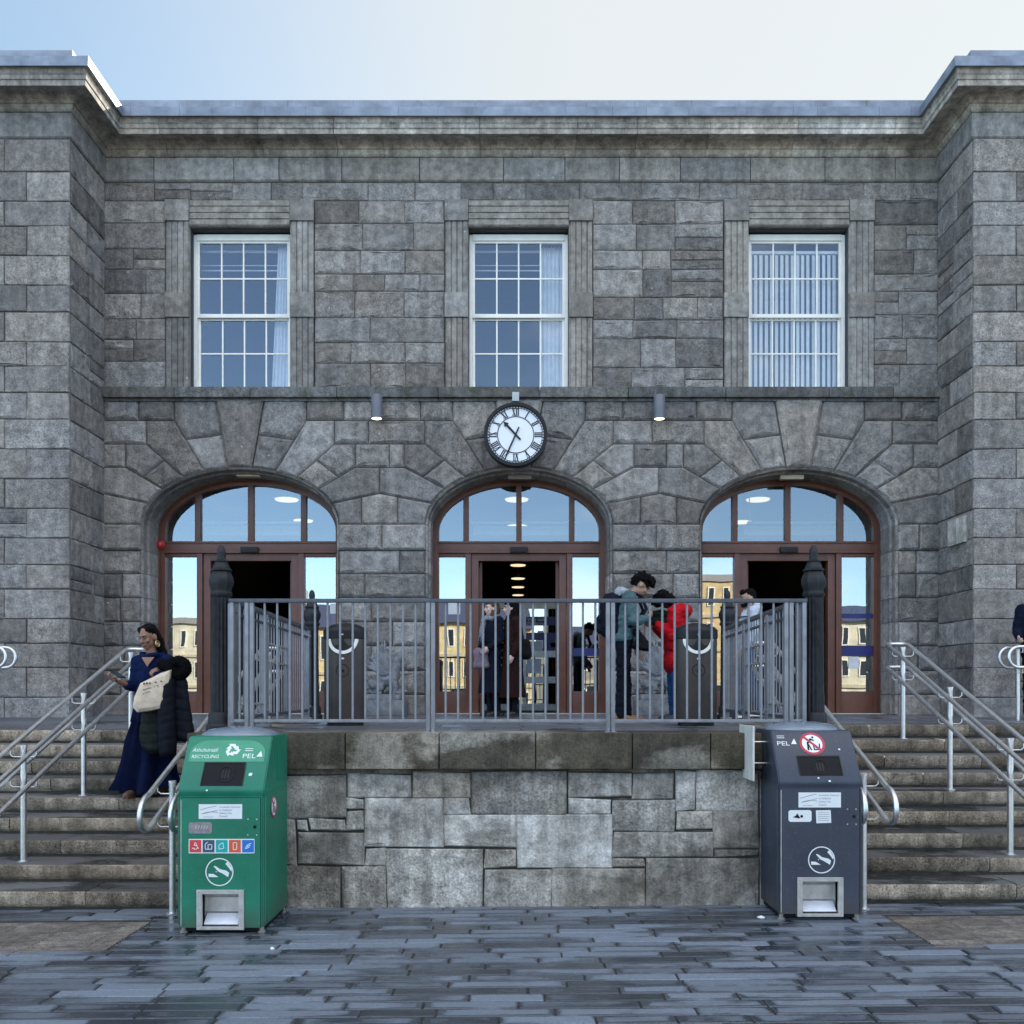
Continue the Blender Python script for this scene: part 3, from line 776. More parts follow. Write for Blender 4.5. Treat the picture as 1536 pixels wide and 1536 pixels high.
M_['ribbed'] = stone('corduroy_paving', (.17, .145, .12), (.27, .235, .195), (.11, .095, .08), fine=60, bmp=.6, speck=.45, streak=.5, droppings=False)

# far ground sheet to the horizon
gd = MB(); n = 24
gd.add([(-400, -400, -.12), (400, -400, -.12), (400, 400, -.12), (-400, 400, -.12)], [(0, 1, 2, 3)])
build(gd, 'ground', M_['asphalt'], kind='structure')

# pavement of long wet setts, laid in rows parallel to the building
pv = MB(); y = 7.93; rowi = 0
STRIP = [(-10.5, -2.83), (2.86, 10.5)]
def strip_edges(yf): return yf
while y > -1.5:
    h = .128 if y > 2 else .3; ya, yb = y - h, y; rowi += 1
    x = -9 + random.uniform(-.6, 0)
    while x < 9:
        w = random.choice((.42, .52, .60, .68, .80)) * random.uniform(.95, 1.05); xe = x + w
        segs = [(x, xe)]
        if 6.6 < (ya + yb) / 2 < 7.50:
            segs = []
            for a, b in ((x, xe),):
                a2, b2 = max(a, -2.83), min(b, 2.86)
                if b2 - a2 > .05: segs.append((a2, b2))
        for a, b in segs:
            dz = random.uniform(-.0015, .0015); t = random.random()
            g = .005; bv = .007
            z0, z1 = gz(a) + dz, gz(b) + dz
            vs = [(a + g, ya + g, z0 - bv), (b - g, ya + g, z1 - bv), (b - g, yb - g, z1 - bv), (a + g, yb - g, z0 - bv),
                  (a + g + bv, ya + g + bv, z0), (b - g - bv, ya + g + bv, z1), (b - g - bv, yb - g - bv, z1), (a + g + bv, yb - g - bv, z0)]
            dx_, dy_ = min(.05, (b - a) * .3), h * .24
            ia, ib, ja, jb = a + dx_ * random.uniform(.7, 1.6), b - dx_ * random.uniform(.7, 1.6), ya + dy_, yb - dy_
            vs += [(ia, ja, z0), (ib, ja, z1), (ib, jb, z1), (ia, jb, z0)]; k0 = len(pv.v)
            pv.add(vs, [(8, 9, 10, 11), (4, 5, 9, 8), (5, 6, 10, 9), (6, 7, 11, 10), (7, 4, 8, 11), (0, 1, 5, 4), (1, 2, 6, 5), (2, 3, 7, 6), (3, 0, 4, 7)], 0, t)
            for k in range(8, 12): pv.p[k0 + k] = 1.0
        x = xe
    y -= h
pv.add([(-9.6, -1.6, gz(-9) - .009), (9.6, -1.6, gz(9) - .009), (9.6, 7.97, gz(9) - .009), (-9.6, 7.97, gz(-9) - .009)], [(0, 1, 2, 3)], 1, .5)
build(pv, 'pavement', [M_['paver'], M_['joint']], kind='structure', recalc=False)
# ribbed warning strips in front of each flight
for s, (xa, xb) in enumerate(((-9.0, -2.83), (2.86, 9.0))):
    rb = MB(); y = 7.48; 
    while y > 6.62:
        x = xa
        while x < xb - .01:
            e = min(xb, x + .40)
            prof = [(y - .050, -.016), (y - .044, .0), (y - .018, .0), (y - .012, -.016), (y, -.016)]
            vs = [(x + .002, yy, gz(x) + zz) for yy, zz in prof] + [(e - .002, yy, gz(e) + zz) for yy, zz in prof]
            rb.add(vs, [(i, i + 1, 6 + i, 5 + i) for i in range(4)], 0, ((int((x + 20) / .4) * 7 + int(y / .4) * 3) % 10) / 10)
            x = e
        y -= .05
    build(rb, 'tactile_paving', [M_['ribbed']], kind='structure', recalc=False)

# stairs: nine risers, treads of separate stones
TR, RS, D0 = .39, .15, 11.04
for s in (-1, 1):
    st = MB(); dz = -.06 if s < 0 else 0
    x0, x1 = (-9.0, -2.66) if s < 0 else (2.66, 9.0)
    for i in range(9):
        zt = 1.35 + dz - i * RS; zb = zt - RS + .012; yf = D0 - i * TR
        x = x0 
        while x < x1 - .01:
            w = random.uniform(1.0, 1.7); e = min(x1, x + w)
            if x1 - e < .5: e = x1
            t = random.random(); a, b = x + .003, e - .003; r = .014
            j = random.uniform(-.004, .004); yy = yf + j; k = random.uniform(-.003, .003)
            pr = [(yy + .05, zb - .01), (yy + .02, zb + .022), (yy + .006, zb + .04), (yy + .001, zt - r + k), (yy + r * .35, zt - r * .3 + k), (yy + r, zt + k)]
            vs = [(a, p, q) for p, q in pr] + [(b, p, q) for p, q in pr]
            st.add(vs, [(m, m + 1, 7 + m, 6 + m) for m in range(5)], 1, t)
            yb = yf + TR + .03 if i else yf + .5
            st.add([(a, yy + r, zt + k), (b, yy + r, zt + k), (b, yb, zt), (a, yb, zt)], [(0, 1, 2, 3)], 0, t)
            x = e
        st.add([(x0, yf + .03, zb - .02), (x1, yf + .03, zb - .02), (x1, yf + .03, zt - .02), (x0, yf + .03, zt - .02)], [(0, 1, 2, 3)], 2)
    build(st, 'stairs', [M_['tread'], M_['riser'], M_['joint']], kind='structure', smooth=35)

# landing flags
lg = MB()
def lz(x): 
    return ZL if abs(x) < 2.7 else (1.352 - (.06 if x < 0 else 0)) + min(1, max(0, (5.0 - abs(x)) / 2)) * 0.0
def flag(x0, x1, y0, y1, z, zf=None):
    g = .004; zf = z if zf is None else zf
    lg.add([(x0 + g, y0 + g, zf), (x1 - g, y0 + g, zf), (x1 - g, y1 - g, z), (x0 + g, y1 - g, z)], [(0, 1, 2, 3)], 0, random.random())
for xa, xb, ya in ((-2.62, 2.62, 8.02), (-12.5, -2.66, D0 + .5), (2.66, 12.5, D0 + .5)):
    zf = ZL if abs(xa) < 2.65 and abs(xb) < 2.65 else (1.29 if xa < 0 else 1.35)
    y = ya
    while y < YF + .2:
        e = min(YF + .6, y + .45); x = xa + random.uniform(-.3, 0)
        def zy(q): return zf + (ZL - .002 - zf) * min(1, max(0, (q - ya) / (YF - 1.2 - ya)))
        while x < xb:
            w = random.uniform(.6, 1.0); flag(max(xa, x), min(xb, x + w), y, e, zy(e), zy(y)); x += w
        y = e
    lg.add([(xa, ya, zf - .008), (xb, ya, zf - .008), (xb, YF + .6, ZL - .012), (xa, YF + .6, ZL - .012)], [(0, 1, 2, 3)], 1)
lg.add([(XL, YF - .2, ZL - .006), (XR, YF - .2, ZL - .006), (XR, YF + .65, ZL - .006), (XL, YF + .65, ZL - .006)], [(0, 1, 2, 3)], 0, .4)
build(lg, 'landing', [M_['landing'], M_['joint']], kind='structure', recalc=False)

# ---- retaining wall of the landing, block by block from the photograph
DW = 7.93
rw = root('retaining_wall', 'rough stone retaining wall with a damp dark coping under the railing', 'wall', (0, DW, gz(0)))
Wf = lambda u, v, w: Vector((u, DW - w, v))
wm = MB()
def cu(x): return PX(400 + x / 2.021, DW)
def cv(y): return PZ(1060 + y / 2.021, DW)
ST = [(-290, 205, -100, 400, .3), (-290, 400, -130, 610, .2), (-130, 400, 58, 610, .35), (-100, 205, 58, 335, .3), (-100, 335, 58, 400, .4),
      (58, 205, 246, 337, .35), (246, 203, 441, 275, .5), (441, 198, 617, 275, .55), (617, 192, 912, 327, .3), (912, 196, 1107, 277, .5), (1107, 200, 1234, 282, .35), (1234, 194, 1302, 316, .8), (1302, 190, 1490, 316, .6),
      (58, 337, 92, 482, .35), (92, 337, 128, 377, .6), (128, 337, 240, 377, .75), (240, 275, 298, 315, .5), (240, 315, 298, 377, .7),
      (298, 275, 536, 427, .9), (536, 275, 617, 327, .8), (536, 327, 757, 427, .75), (757, 327, 1047, 489, .98), (912, 277, 1047, 327, .85), (1047, 282, 1240, 378, .45), (1240, 316, 1352, 374, .6), (1352, 316, 1490, 430, .35),
      (92, 377, 298, 482, .4), (58, 482, 228, 606, .3), (228, 482, 363, 597, .45), (298, 427, 363, 482, .55), (363, 427, 659, 594, .65), (659, 427, 757, 489, .6), (659, 489, 864, 594, .45), (864, 489, 1148, 594, .4),
      (1047, 378, 1352, 456, .5), (1047, 456, 1148, 489, .4), (1148, 456, 1490, 592, .35), (1352, 430, 1490, 456, .3),
      (1490, 190, 1640, 400, .35), (1490, 400, 1640, 600, .3), (1640, 190, 1760, 330, .4), (1640, 330, 1760, 600, .3)]
for a, b, c, d, t in ST:
    if t in (.9, .98): pass
    u0, u1 = max(cu(a), -2.64), min(cu(c), 2.64)
    if u1 - u0 > .02: block(wm, rect(u0, u1, cv(d) if d < 585 else -.12, cv(b)), Wf, proud=.02, joint=.005, bev=.010, tone=min(1, max(0, t + random.uniform(-.08, .08))), rough=.014, jag=.012, cell=.05)
wm.box(-2.60, 2.60, DW + .03, 11.3, -.12, 1.20, tone=.2, mi=0)
build(wm, 'masonry', [M_['rubble'], M_['joint']], rw, True, smooth=40, recalc=False)
cp = MB()
jn = [-2.68, PX(400 + 30 / 2.021, DW), cu(243), cu(525), cu(815), cu(1105), cu(1340), 2.0, 2.68]
ctones = [.3, .45, .6, .75, .6, .4, .65, .4]
for a, b, t in zip(jn, jn[1:], ctones):
    cp.box(a + .003, b - .003, DW - .085, DW + .42, cv(187), ZL + .004, .018, tone=t)
for s in (-1, 1):
    y = DW + .425
    while y < 11.2:
        cp.box(min(s * 2.68, s * 2.3), max(s * 2.68, s * 2.3), y + .003, y + .95, cv(187), ZL + .003, .015, tone=random.random()); y += .955
build(cp, 'coping', M_['coping'], rw, True, smooth=40)

# ---- steel railing along the landing edge: panels bolted in pairs
DR = 8.05; PR = F / DR
rz1, rz0 = PZ(899, DR), PZ(1081, DR)
def rail_panel(x0, x1, label, n, foot=(True, True)):
    o = root('railing_panel', label, 'railing', (x0, DR, ZL), 0, 'steel railing panels along the landing edge')
    w = x1 - x0; z1, z0 = rz1 - ZL, rz0 - ZL
    f = MB(); f.box(-.005, w + .005, -.024, .024, z1 - .028, z1 + .004, .006); build(f, 'top_rail', M_['raildk'], o, smooth=40)
    f = MB(); f.box(0.0, w, -.014, .014, z0 - .014, z0 + .012, .004); build(f, 'bottom_rail', M_['rail'], o, smooth=40)
    for k, u in enumerate((.018, w - .018)):
        p = MB(); p.box(u - .017, u + .017, -.022, .022, 0.006 if foot[k] else z0 - .02, z1 - .028, .005)
        if foot[k]: p.box(u - .028, u + .028, -.05, .05, 0.0, .01, .003); p.lathe([(.012, .0), (.012, .018), (.004, .022)], (u, -.036, .01), 8)
        build(p, 'end_post', M_['rail'], o, smooth=40)
    bar = None
    for i in range(n):
        u = .018 + (w - .036) * (i + 1) / (n + 1)
        if bar is None:
            b = MB(); b.tube([(0, 0, z0 + .01), (0, 0, z1 - .028)], .0098, 8); bar = build(b, 'baluster', M_['rail'], o, smooth=40); bar.location.x = u
        else:
            c = bar.copy(); COL.objects.link(c); c.parent = o; c.location.x = u
    for zz in (.72 * z1, .93 * z1) if w > .5 else ():
        pass
    return o
q = lambda p: PX(p, DR)
rail_panel(q(345), q(374), 'short grey railing panel at the left corner beside the taller iron post', 1, (False, True))
rail_panel(q(375), q(645.5), 'left long grey railing panel in front of the griffin statue', 13)
rail_panel(q(646.5), q(915), 'middle long grey railing panel in front of the central doorway', 13)
rail_panel(q(916), q(1182), 'right long grey railing panel in front of the person in red', 13)
rail_panel(q(1183), q(1209), 'short grey railing panel at the right corner beside the taller iron post', 1, (True, False))
cl = MB()

# side railings running back to the building
def side_rail(s, label):
    xa, xb = s * 2.385, s * 2.53; ya, yb = DR + .05, 11.70
    o = root('side_railing', label, 'railing', (xa, ya, ZL), 0, 'close barred railings at the sides of the landing')
    d = Vector((xb - xa, yb - ya, 0)); ln = d.length; ax = d.normalized(); z1, z0 = rz1 - ZL, .10
    mt = Matrix.Translation((0, 0, 0)) @ Matrix(((ax.x, -ax.y, 0, 0), (ax.y, ax.x, 0, 0), (0, 0, 1, 0), (0, 0, 0, 1)))
    f = MB(); f.box(0, ln, -.025, .025, z1 - .03, z1 + .012, .006, mat=mt); f.box(0, ln, -.02, .02, z0, z0 + .03, .004, mat=mt); f.box(0, ln, -.02, .02, z1 - .12, z1 - .10, .004, mat=mt)
    build(f, 'rail_frame', M_['raildk'], o, smooth=40)
    pr = None
    for u in (.03, ln * .34, ln * .66, ln - .03):
        p = MB(); p.box(u - .055, u + .055, -.03, .03, 0, z1 - .03, .006, mat=mt)
        p.box(u - .07, u + .07, -.06, .06, 0, .03, .004, mat=mt)
        for zz in (.16, z1 - .1): p.ell(mt @ Vector((u, -s * -.034, zz)), (.014, .014, .014), n=8)
        build(p, 'flat_post', M_['rail'], o, smooth=40)
    bar = None; nb_ = 27
    for i in range(nb_):
        u = .09 + (ln - .18) * (i + .5) / nb_; pos = mt @ Vector((u, 0, 0))
        if bar is None:
            b = MB(); b.tube([(0, 0, z0 + .02), (0, 0, z1 - .03)], .008, 6); bar = build(b, 'baluster', M_['rail'], o, smooth=40); bar.location = pos
        else:
            c = bar.copy(); COL.objects.link(c); c.parent = o; c.location = pos
    lk = MB()
    for a, b, zz in ((.36, .64, .62), (.36, .64, .80), (.02, .33, .22)): lk.box(ln * a, ln * b, -.018, .018, zz, zz + .016, .003, mat=mt)
    build(lk, 'cross_bar', M_['silver'], o, smooth=40)
side_rail(-1, 'close barred grey railing running back from the left iron post to the doors')
side_rail(1, 'close barred grey railing running back from the right iron post with the bearded man behind')

# cast iron bollard posts
def iron_post():
    o = root('iron_post', '', 'post', (0, 0, 0), 0, 'fluted cast iron posts at the landing corners')
    b = MB(); b.lathe([(.115, 0), (.115, .05), (.10, .07), (.10, .14), (.088, .16)], n=24); build(b, 'base', M_['iron'], o, smooth=35)
    b = MB(); b.lathe([(.083, .16), (.083, .30), (.079, .34), (.074, 1.10), (.078, 1.115)], n=32, flute=.11); build(b, 'shaft', M_['iron'], o, smooth=20)
    b = MB()
    b.lathe([(.078, 1.10), (.088, 1.115), (.088, 1.135), (.08, 1.145), (.08, 1.16), (.096, 1.20), (.100, 1.235), (.094, 1.262), (.084, 1.28), (.072, 1.31)], n=16, flute=.10)
    b.lathe([(.072, 1.31), (.082, 1.318), (.082, 1.33), (.066, 1.338), (.062, 1.36), (.048, 1.385), (.052, 1.392), (.052, 1.402), (.036, 1.41), (.033, 1.44), (.036, 1.46), (.03, 1.50), (.014, 1.525), (.0, 1.53)], n=16)
    build(b, 'finial', M_['iron'], o, smooth=35)
    return o
ip = iron_post()
spots = [(PX(332, 8.2), 8.2, 'black fluted iron post at the front left corner beside the woman in blue'), (PX(1220.5, 8.2), 8.2, 'black fluted iron post at the front right corner of the railing'),
         (PX(468, 11.82), 11.82, 'black iron post at the rear left behind the railing, beside the left litter bin'), (PX(1091, 11.82), 11.82, 'black iron post at the rear right in front of the right doorway')]
for i, (x, y, lab) in enumerate(spots):
    o = ip if i == 0 else copy_tree(ip)
    o.location = (x, y, ZL); o['label'] = lab
    if y < 9: o.scale = (1.08, 1.08, 1.035)

# ---- stainless handrails
def handrail(name_label, x, posts, top, bot, s, inner=False):
    """posts: list of (D, base z); rails run parallel to the flight either side of the posts"""
    o = root('handrail', name_label, 'handrail', (x, posts[0][0], posts[0][1]), 0, 'stainless steel double handrails on the stairs')
    slope = RS / TR; H1, H2 = 1.01, .745; half = .118; r = .0215
    def zr(D, H): return posts[0][1] + H + (D - posts[0][0]) * slope * 1.0
    for D, zb in posts:
        p = MB(); hh = zr(D, H1) - zb + .02
        p.lathe([(.05, 0), (.05, .006), (.026, .008), (.026, hh - .16), (.024, hh - .10), (.030, hh)], (x, D, zb), 14)
        po = build(p, 'post', M_['steel'], o, True, smooth=40)
        for H in (H1, H2):
            b = MB(); z = zr(D, H); pts = [(x - half, D, z - .01), (x - half, D, z - .065), (x - half + .025, D, z - .085), (x + half - .025, D, z - .085), (x + half, D, z - .065), (x + half, D, z - .01)]
            b.tube(pts, .0065, 8); build(b, 'bracket', M_['steel'], po, True, smooth=60)
    for H in (H1, H2):
        b = MB(); Dt, Db = top, bot
        def arcpts(D, sg):
            return [(x + half * math.cos(a), D + sg * half * math.sin(a), zr(D, H)) for a in [math.pi * i / 8 for i in range(9)]]
        pts = []
        e = .07
        a = [(x - half, Db, zr(Db, H)), (x - half, Dt, zr(Dt, H)), (x - half + .02, Dt + .05, zr(Dt, H) + .012), (x - half + .06, Dt + .085, zr(Dt, H) + .015), (x + half - .06, Dt + .085, zr(Dt, H) + .015), (x + half - .02, Dt + .05, zr(Dt, H) + .012), (x + half, Dt, zr(Dt, H)), (x + half, Db, zr(Db, H))]
        b.tube(a, r, 12); build(b, 'rail', M_['steel'], o, True, smooth=60)
    # lower ends: each upper rail drops round to the lower one
    for sg in (-1, 1):
        b = MB(); z1, z2 = zr(bot, H1), zr(bot, H2); zc = (z1 + z2) / 2; rr = (z1 - z2) / 2
        pts = [(x + sg * half, bot - .02 - (rr + .02) * math.sin(math.pi * i / 10) , zc + rr * math.cos(math.pi * i / 10) - .02 * math.sin(math.pi * i / 10)) for i in range(11)]
        b.tube([(x + sg * half, bot + .01, z1 + .003)] + pts + [(x + sg * half, bot + .01, z2 + .003)], r, 12); build(b, 'end_loop', M_['steel'], o, True, smooth=60)
def tread_z(D, s):
    i = max(0, math.ceil((D0 - D) / TR)); i = min(i, 9)
    return (1.35 if s > 0 else 1.29) - i * RS if D < D0 else (1.35 if s > 0 else 1.29)
def hr_posts(s, Ds): return [(D, tread_z(D, s) if D > 7.9 else gz(s * 2.7)) for D in Ds]
handrail('stainless double handrail up the middle of the left stairs beside the woman in blue', -4.33, hr_posts(-1, (10.85, 9.67, 8.49, 7.25)), 10.98, 7.0, -1)
handrail('stainless double handrail up the middle of the right stairs', 4.335, hr_posts(1, (10.85, 9.67, 8.49, 7.25)), 10.98, 7.0, 1)
handrail('stainless double handrail with looped end behind the green bin', -2.76, hr_posts(-1, (10.75, 9.2, 7.75)), 10.9, 7.55, -1, True)
handrail('stainless double handrail with looped end behind the dark blue bin', 2.78, hr_posts(1, (10.75, 9.2, 7.75)), 10.9, 7.55, 1, True)
# handrail ends standing near the side wings
for s, px, lab in ((-1, 9, 'end loop of a stainless handrail at the far left edge by the wing'), (1, 1513, 'end loops of a stainless handrail at the far right edge by the wing')):
    D = 12.3; xe = PX(px, D); o = root('handrail', lab, 'handrail', (xe + s * .15, D, 1.3), 0, 'stainless handrail ends by the side wings')
    for j, yy in enumerate((0, .24)):
        z1, z2 = PZ(970, D) , PZ(1001, D); zc = (z1 + z2) / 2; rr = (z1 - z2) / 2; pts = [(xe + s * 3.5, D + yy, z1 - 1.2), ] if False else [(xe + s * 3.4, D + yy, z1)]
        pts += [(xe + s * (rr - rr * math.sin(math.pi * i / 10)), D + yy, zc + rr * math.cos(math.pi * i / 10)) for i in range(11)] + [(xe + s * 3.4, D + yy, z2)]
        b = MB(); b.tube(pts, .022, 12); build(b, 'rail', M_['steel'], o, True, smooth=60)
    for u in ((.18, 1.6, 3.0) if s > 0 else (.45, 1.8, 3.1)):
        b = MB(); b.lathe([(.026, 0), (.026, .82), (.03, .98)], (xe + s * u, D + .12, ZL - .06), 12); pp = build(b, 'post', M_['steel'], o, True, smooth=40)
        for zz in (z1, z2):
            b = MB(); b.tube([(xe + s * u, D, zz - .02), (xe + s * u, D, zz - .07), (xe + s * u, D + .24, zz - .07), (xe + s * u, D + .24, zz - .02)], .0065, 8); build(b, 'bracket', M_['steel'], pp, True)

# ---- elliptical litter bins on the landing
M_['binbrown'] = plain('dark_bronze_bin_paint', (.058, .051, .045), .38, .3, .2, 6)
def litter_bin():
    o = root('litter_bin', '', 'litter bin', (0, 0, 0), 0, 'oval litter bins on the landing')
    rx, ry = .212, .165
    b = MB(); b.lathe([(.86, .0), (.86, .035), (.99, .045), (.99, .06)], n=40, sx=rx, sy=ry); build(b, 'plinth', M_['black'], o, smooth=35)
    b = MB(); b.lathe([(.985, .06), (1, .07), (1, .865)], n=48, sx=rx, sy=ry); build(b, 'body', M_['binbrown'], o, smooth=35)
    b = MB(); b.lathe([(1.0, .868), (1.035, .87), (1.04, .935), (1.03, .955), (.9, .985), (.6, 1.012), (.25, 1.028), (0, 1.032)], n=48, sx=rx, sy=ry); build(b, 'lid', M_['black'], o, smooth=35)
    def surf(u, w=0): 
        t = math.sqrt(max(0, 1 - (u / rx) ** 2)); return -ry * t - w
    b = MB(); m = 20
    pts = [(.125 * math.cos(math.pi + math.pi * i / m), .862 + .125 * math.sin(math.pi + math.pi * i / m)) for i in range(m + 1)]
    vs = [(u, surf(u, .003), v) for u, v in pts] + [(0, surf(0, .003), .862)]
    b.add(vs, [(i, i + 1, m + 1) for i in range(m)]); build(b, 'opening', M_['black'], o)
    b = MB(); rows = []
    for i in range(m + 1):
        a = math.pi + math.pi * i / m
        row = []
        for r_, w in ((.118, .004), (.12, .016), (.150, .016), (.152, .002)): u, v = r_ * math.cos(a), .862 + r_ * math.sin(a); row.append((u, surf(u, w), v))
        rows.append(row)
    b.loft(rows, closed_ring=False, caps=False); build(b, 'white_rim', M_['white'], o, smooth=50)
    b = MB(); b.ell((.0, surf(0, .002), .905), (.017, .006, .012), n=10); b.ell((0, surf(0, .002), .665), (.02, .006, .012), n=10); build(b, 'stub_plate', M_['silver'], o)
    b = MB(); b.tube([(.062 * math.cos(t), surf(.062 * math.cos(t), .001), .55 + .062 * math.sin(t)) for t in [2 * math.pi * i / 24 for i in range(24)]], .004, 6, True)
    b.box(-.02, .02, surf(0, .003), surf(0, -.01), .53, .56); build(b, 'emblem', M_['black'], o)
    return o
DLB = 9.73
lb = litter_bin(); lb.location = (PX(518, DLB), DLB, ZL); lb['label'] = 'oval dark litter bin behind the railing left of the griffin statue'
lb2 = copy_tree(lb); lb2.location = (PX(1043.5, DLB), DLB, ZL); lb2['label'] = 'oval dark litter bin in front of the person in the red jacket'

# ---- griffin statues against the piers
M_['statue'] = stone('carved_limestone', (.16, .17, .18), (.24, .25, .26), (.13, .125, .11), fine=50, bmp=.5, speck=.35, droppings=False)
def solid(mb, name, mats, parent, voxel=.012, smooth_it=3, disp=0, dscale=8, seed=0, tone=.5, **kw):
    """fuse the builder's closed pieces into one continuous skin"""
    me = bpy.data.meshes.new('tmp'); me.from_pydata(mb.v, [], mb.f); ob = bpy.data.objects.new('tmp', me); COL.objects.link(ob)
    bm = bmesh.new(); bm.from_mesh(me); bmesh.ops.recalc_face_normals(bm, faces=bm.faces[:]); bm.to_mesh(me); bm.free()
    md = ob.modifiers.new('r', 'REMESH'); md.mode = 'VOXEL'; md.voxel_size = voxel
    if smooth_it: sm = ob.modifiers.new('s', 'SMOOTH'); sm.iterations = smooth_it; sm.factor = .5
    ev = ob.evaluated_get(bpy.context.evaluated_depsgraph_get()); m2 = bpy.data.meshes.new_from_object(ev)
    bpy.data.objects.remove(ob); bpy.data.meshes.remove(me); m2.name = name; m2.materials.clear()
    for m in (mats if hasattr(mats, '__len__') else [mats]): m2.materials.append(m)
    if disp:
        nor = [v.normal.copy() for v in m2.vertices]
        for v, nn in zip(m2.vertices, nor):
            q_ = v.co * dscale + Vector((seed * 7.3, seed * 3.1, seed))
            v.co += nn * disp * 1.5 * (noise.noise(q_) + .8 * noise.noise(Vector((q_.x * 1.2, q_.y * 1.2, q_.z * 3.4))))
    m2.shade_smooth()
    if 'tone' not in m2.attributes:
        a = m2.attributes.new('tone', 'FLOAT', 'FACE'); a.data.foreach_set('value', [tone] * len(m2.polygons))
    o = bpy.data.objects.new(name, m2); COL.objects.link(o); o.parent = parent; ORG[o.name] = ORG[parent.name]
    for k_, v_ in kw.items(): o[k_] = v_
    return o
def griffin(px, label):
    D = 13.72; o = root('griffin_statue', label, 'statue', (PX(px, D), D, ZL), 0, 'carved stone griffins beside the middle doorway')
    b = MB(); b.box(-.30, .30, -.2, .3, 0, .22, .02); b.box(-.25, .25, -.17, .28, .22, .30, .02); build(b, 'pedestal', M_['statue'], o, smooth=40)
    b = MB()
    b.cap((-.14, 0, .44), (.10, 0, .56), .10, .12); b.cap((.10, 0, .56), (.17, 0, .74), .10, .07); b.cap((.17, 0, .76), (.20, -.01, .82), .07, .06)
    b.cap((.22, -.01, .82), (.31, -.01, .79), .04, .012); b.cap((.16, .03, .86), (.14, .04, .93), .022, .008); b.cap((.16, -.05, .86), (.14, -.06, .93), .022, .008)
    for yy in (-.07, .07): b.cap((.12, yy, .54), (.16, yy, .40), .055, .04); b.cap((.16, yy, .40), (.15, yy, .31), .038, .032); b.cap((.15, yy, .325), (.22, yy, .32), .035, .03)
    for yy in (-.08, .08): b.cap((-.14, yy, .44), (-.06, yy, .40), .085, .06); b.cap((-.06, yy, .40), (-.15, yy, .33), .05, .035); b.cap((-.15, yy, .325), (-.05, yy, .32), .035, .03)
    tail = [(-.22, .02, .40), (-.30, .02, .36), (-.31, .02, .46), (-.25, .02, .52)]
    for p_, q_ in zip(tail, tail[1:]): b.cap(p_, q_, .025, .025)
    solid(b, 'body', M_['statue'], o, .014, 2, .006, 22)
    for yy in (-.10, .09):
        w_ = MB()
        for i in range(7):
            t = i / 6; a0 = Vector((.08 - .10 * t, yy, .60 - .02 * t)); tip = Vector((-.02 - .24 * t, yy + (yy > 0 and .04 or -.04), 1.06 - .36 * t))
            w_.cap(a0, a0.lerp(tip, .55) + Vector((-.03, 0, .03)), .03, .026, 8); w_.cap(a0.lerp(tip, .55) + Vector((-.03, 0, .03)), tip, .026, .012, 8)
        solid(w_, 'wing', M_['statue'], o, .010, 1)
    return o
griffin(577, 'carved stone griffin on a pedestal to the right of the left litter bin')
g2 = griffin(985, 'carved stone griffin on a pedestal behind the two people sharing something')

# ---- clock
DC = YF - .30; pc = F / DC
M_['dial'] = plain('opal_dial', (.80, .82, .84), .35, var=.03)
ck = root('wall_clock', 'round white station clock with Roman numerals and black rim over the middle arch', 'clock', (PX(773.5, DC), DC, PZ(653, DC)))
rc = 47.5 / pc
rotx = Matrix.Rotation(R(90), 4, 'X')
def ring(mb, r0, r1, y0, y1, n=64, mi=0):
    prof = [(r0, y1), (r0, y0), (r1, y0), (r1, y1)]
    vs = []
    for r_, y_ in prof:
        for j in range(n): a = 2 * math.pi * j / n; vs.append((r_ * math.cos(a), y_, r_ * math.sin(a)))
    mb.add(vs, [(k * n + j, k * n + (j + 1) % n, ((k + 1) % 4) * n + (j + 1) % n, ((k + 1) % 4) * n + j) for k in range(4) for j in range(n)], mi)
b = MB(); ring(b, rc * .90, rc, -.075, .09); ring(b, rc * .885, rc * .93, -.055, .0); ring(b, .0001, rc * .98, .03, .12)
b.box(-.05, .05, .1, .32, -rc * .3, rc * .3); build(b, 'case', M_['black'], ck, smooth=35)
b = MB(); ring(b, .0001, rc * .90, -.03, .02); build(b, 'dial', M_['dial'], ck, smooth=35)
b = MB(); ring(b, rc * .56, rc * .585, -.036, -.028); ring(b, rc * .835, rc * .85, -.036, -.028)
def stroke(mb, p, q, w, y=-.034):
    p, q = Vector((p[0], 0, p[1])), Vector((q[0], 0, q[1])); d = (q - p).normalized(); n_ = Vector((-d.z, 0, d.x)) * w / 2
    vs = [v + Vector((0, yy, 0)) for yy in (y, y + .006) for v in (p + n_, q + n_, q - n_, p - n_)]
    mb.add(vs, [(0, 1, 2, 3), (4, 5, 6, 7), (0, 1, 5, 4), (1, 2, 6, 5), (2, 3, 7, 6), (3, 0, 4, 7)])
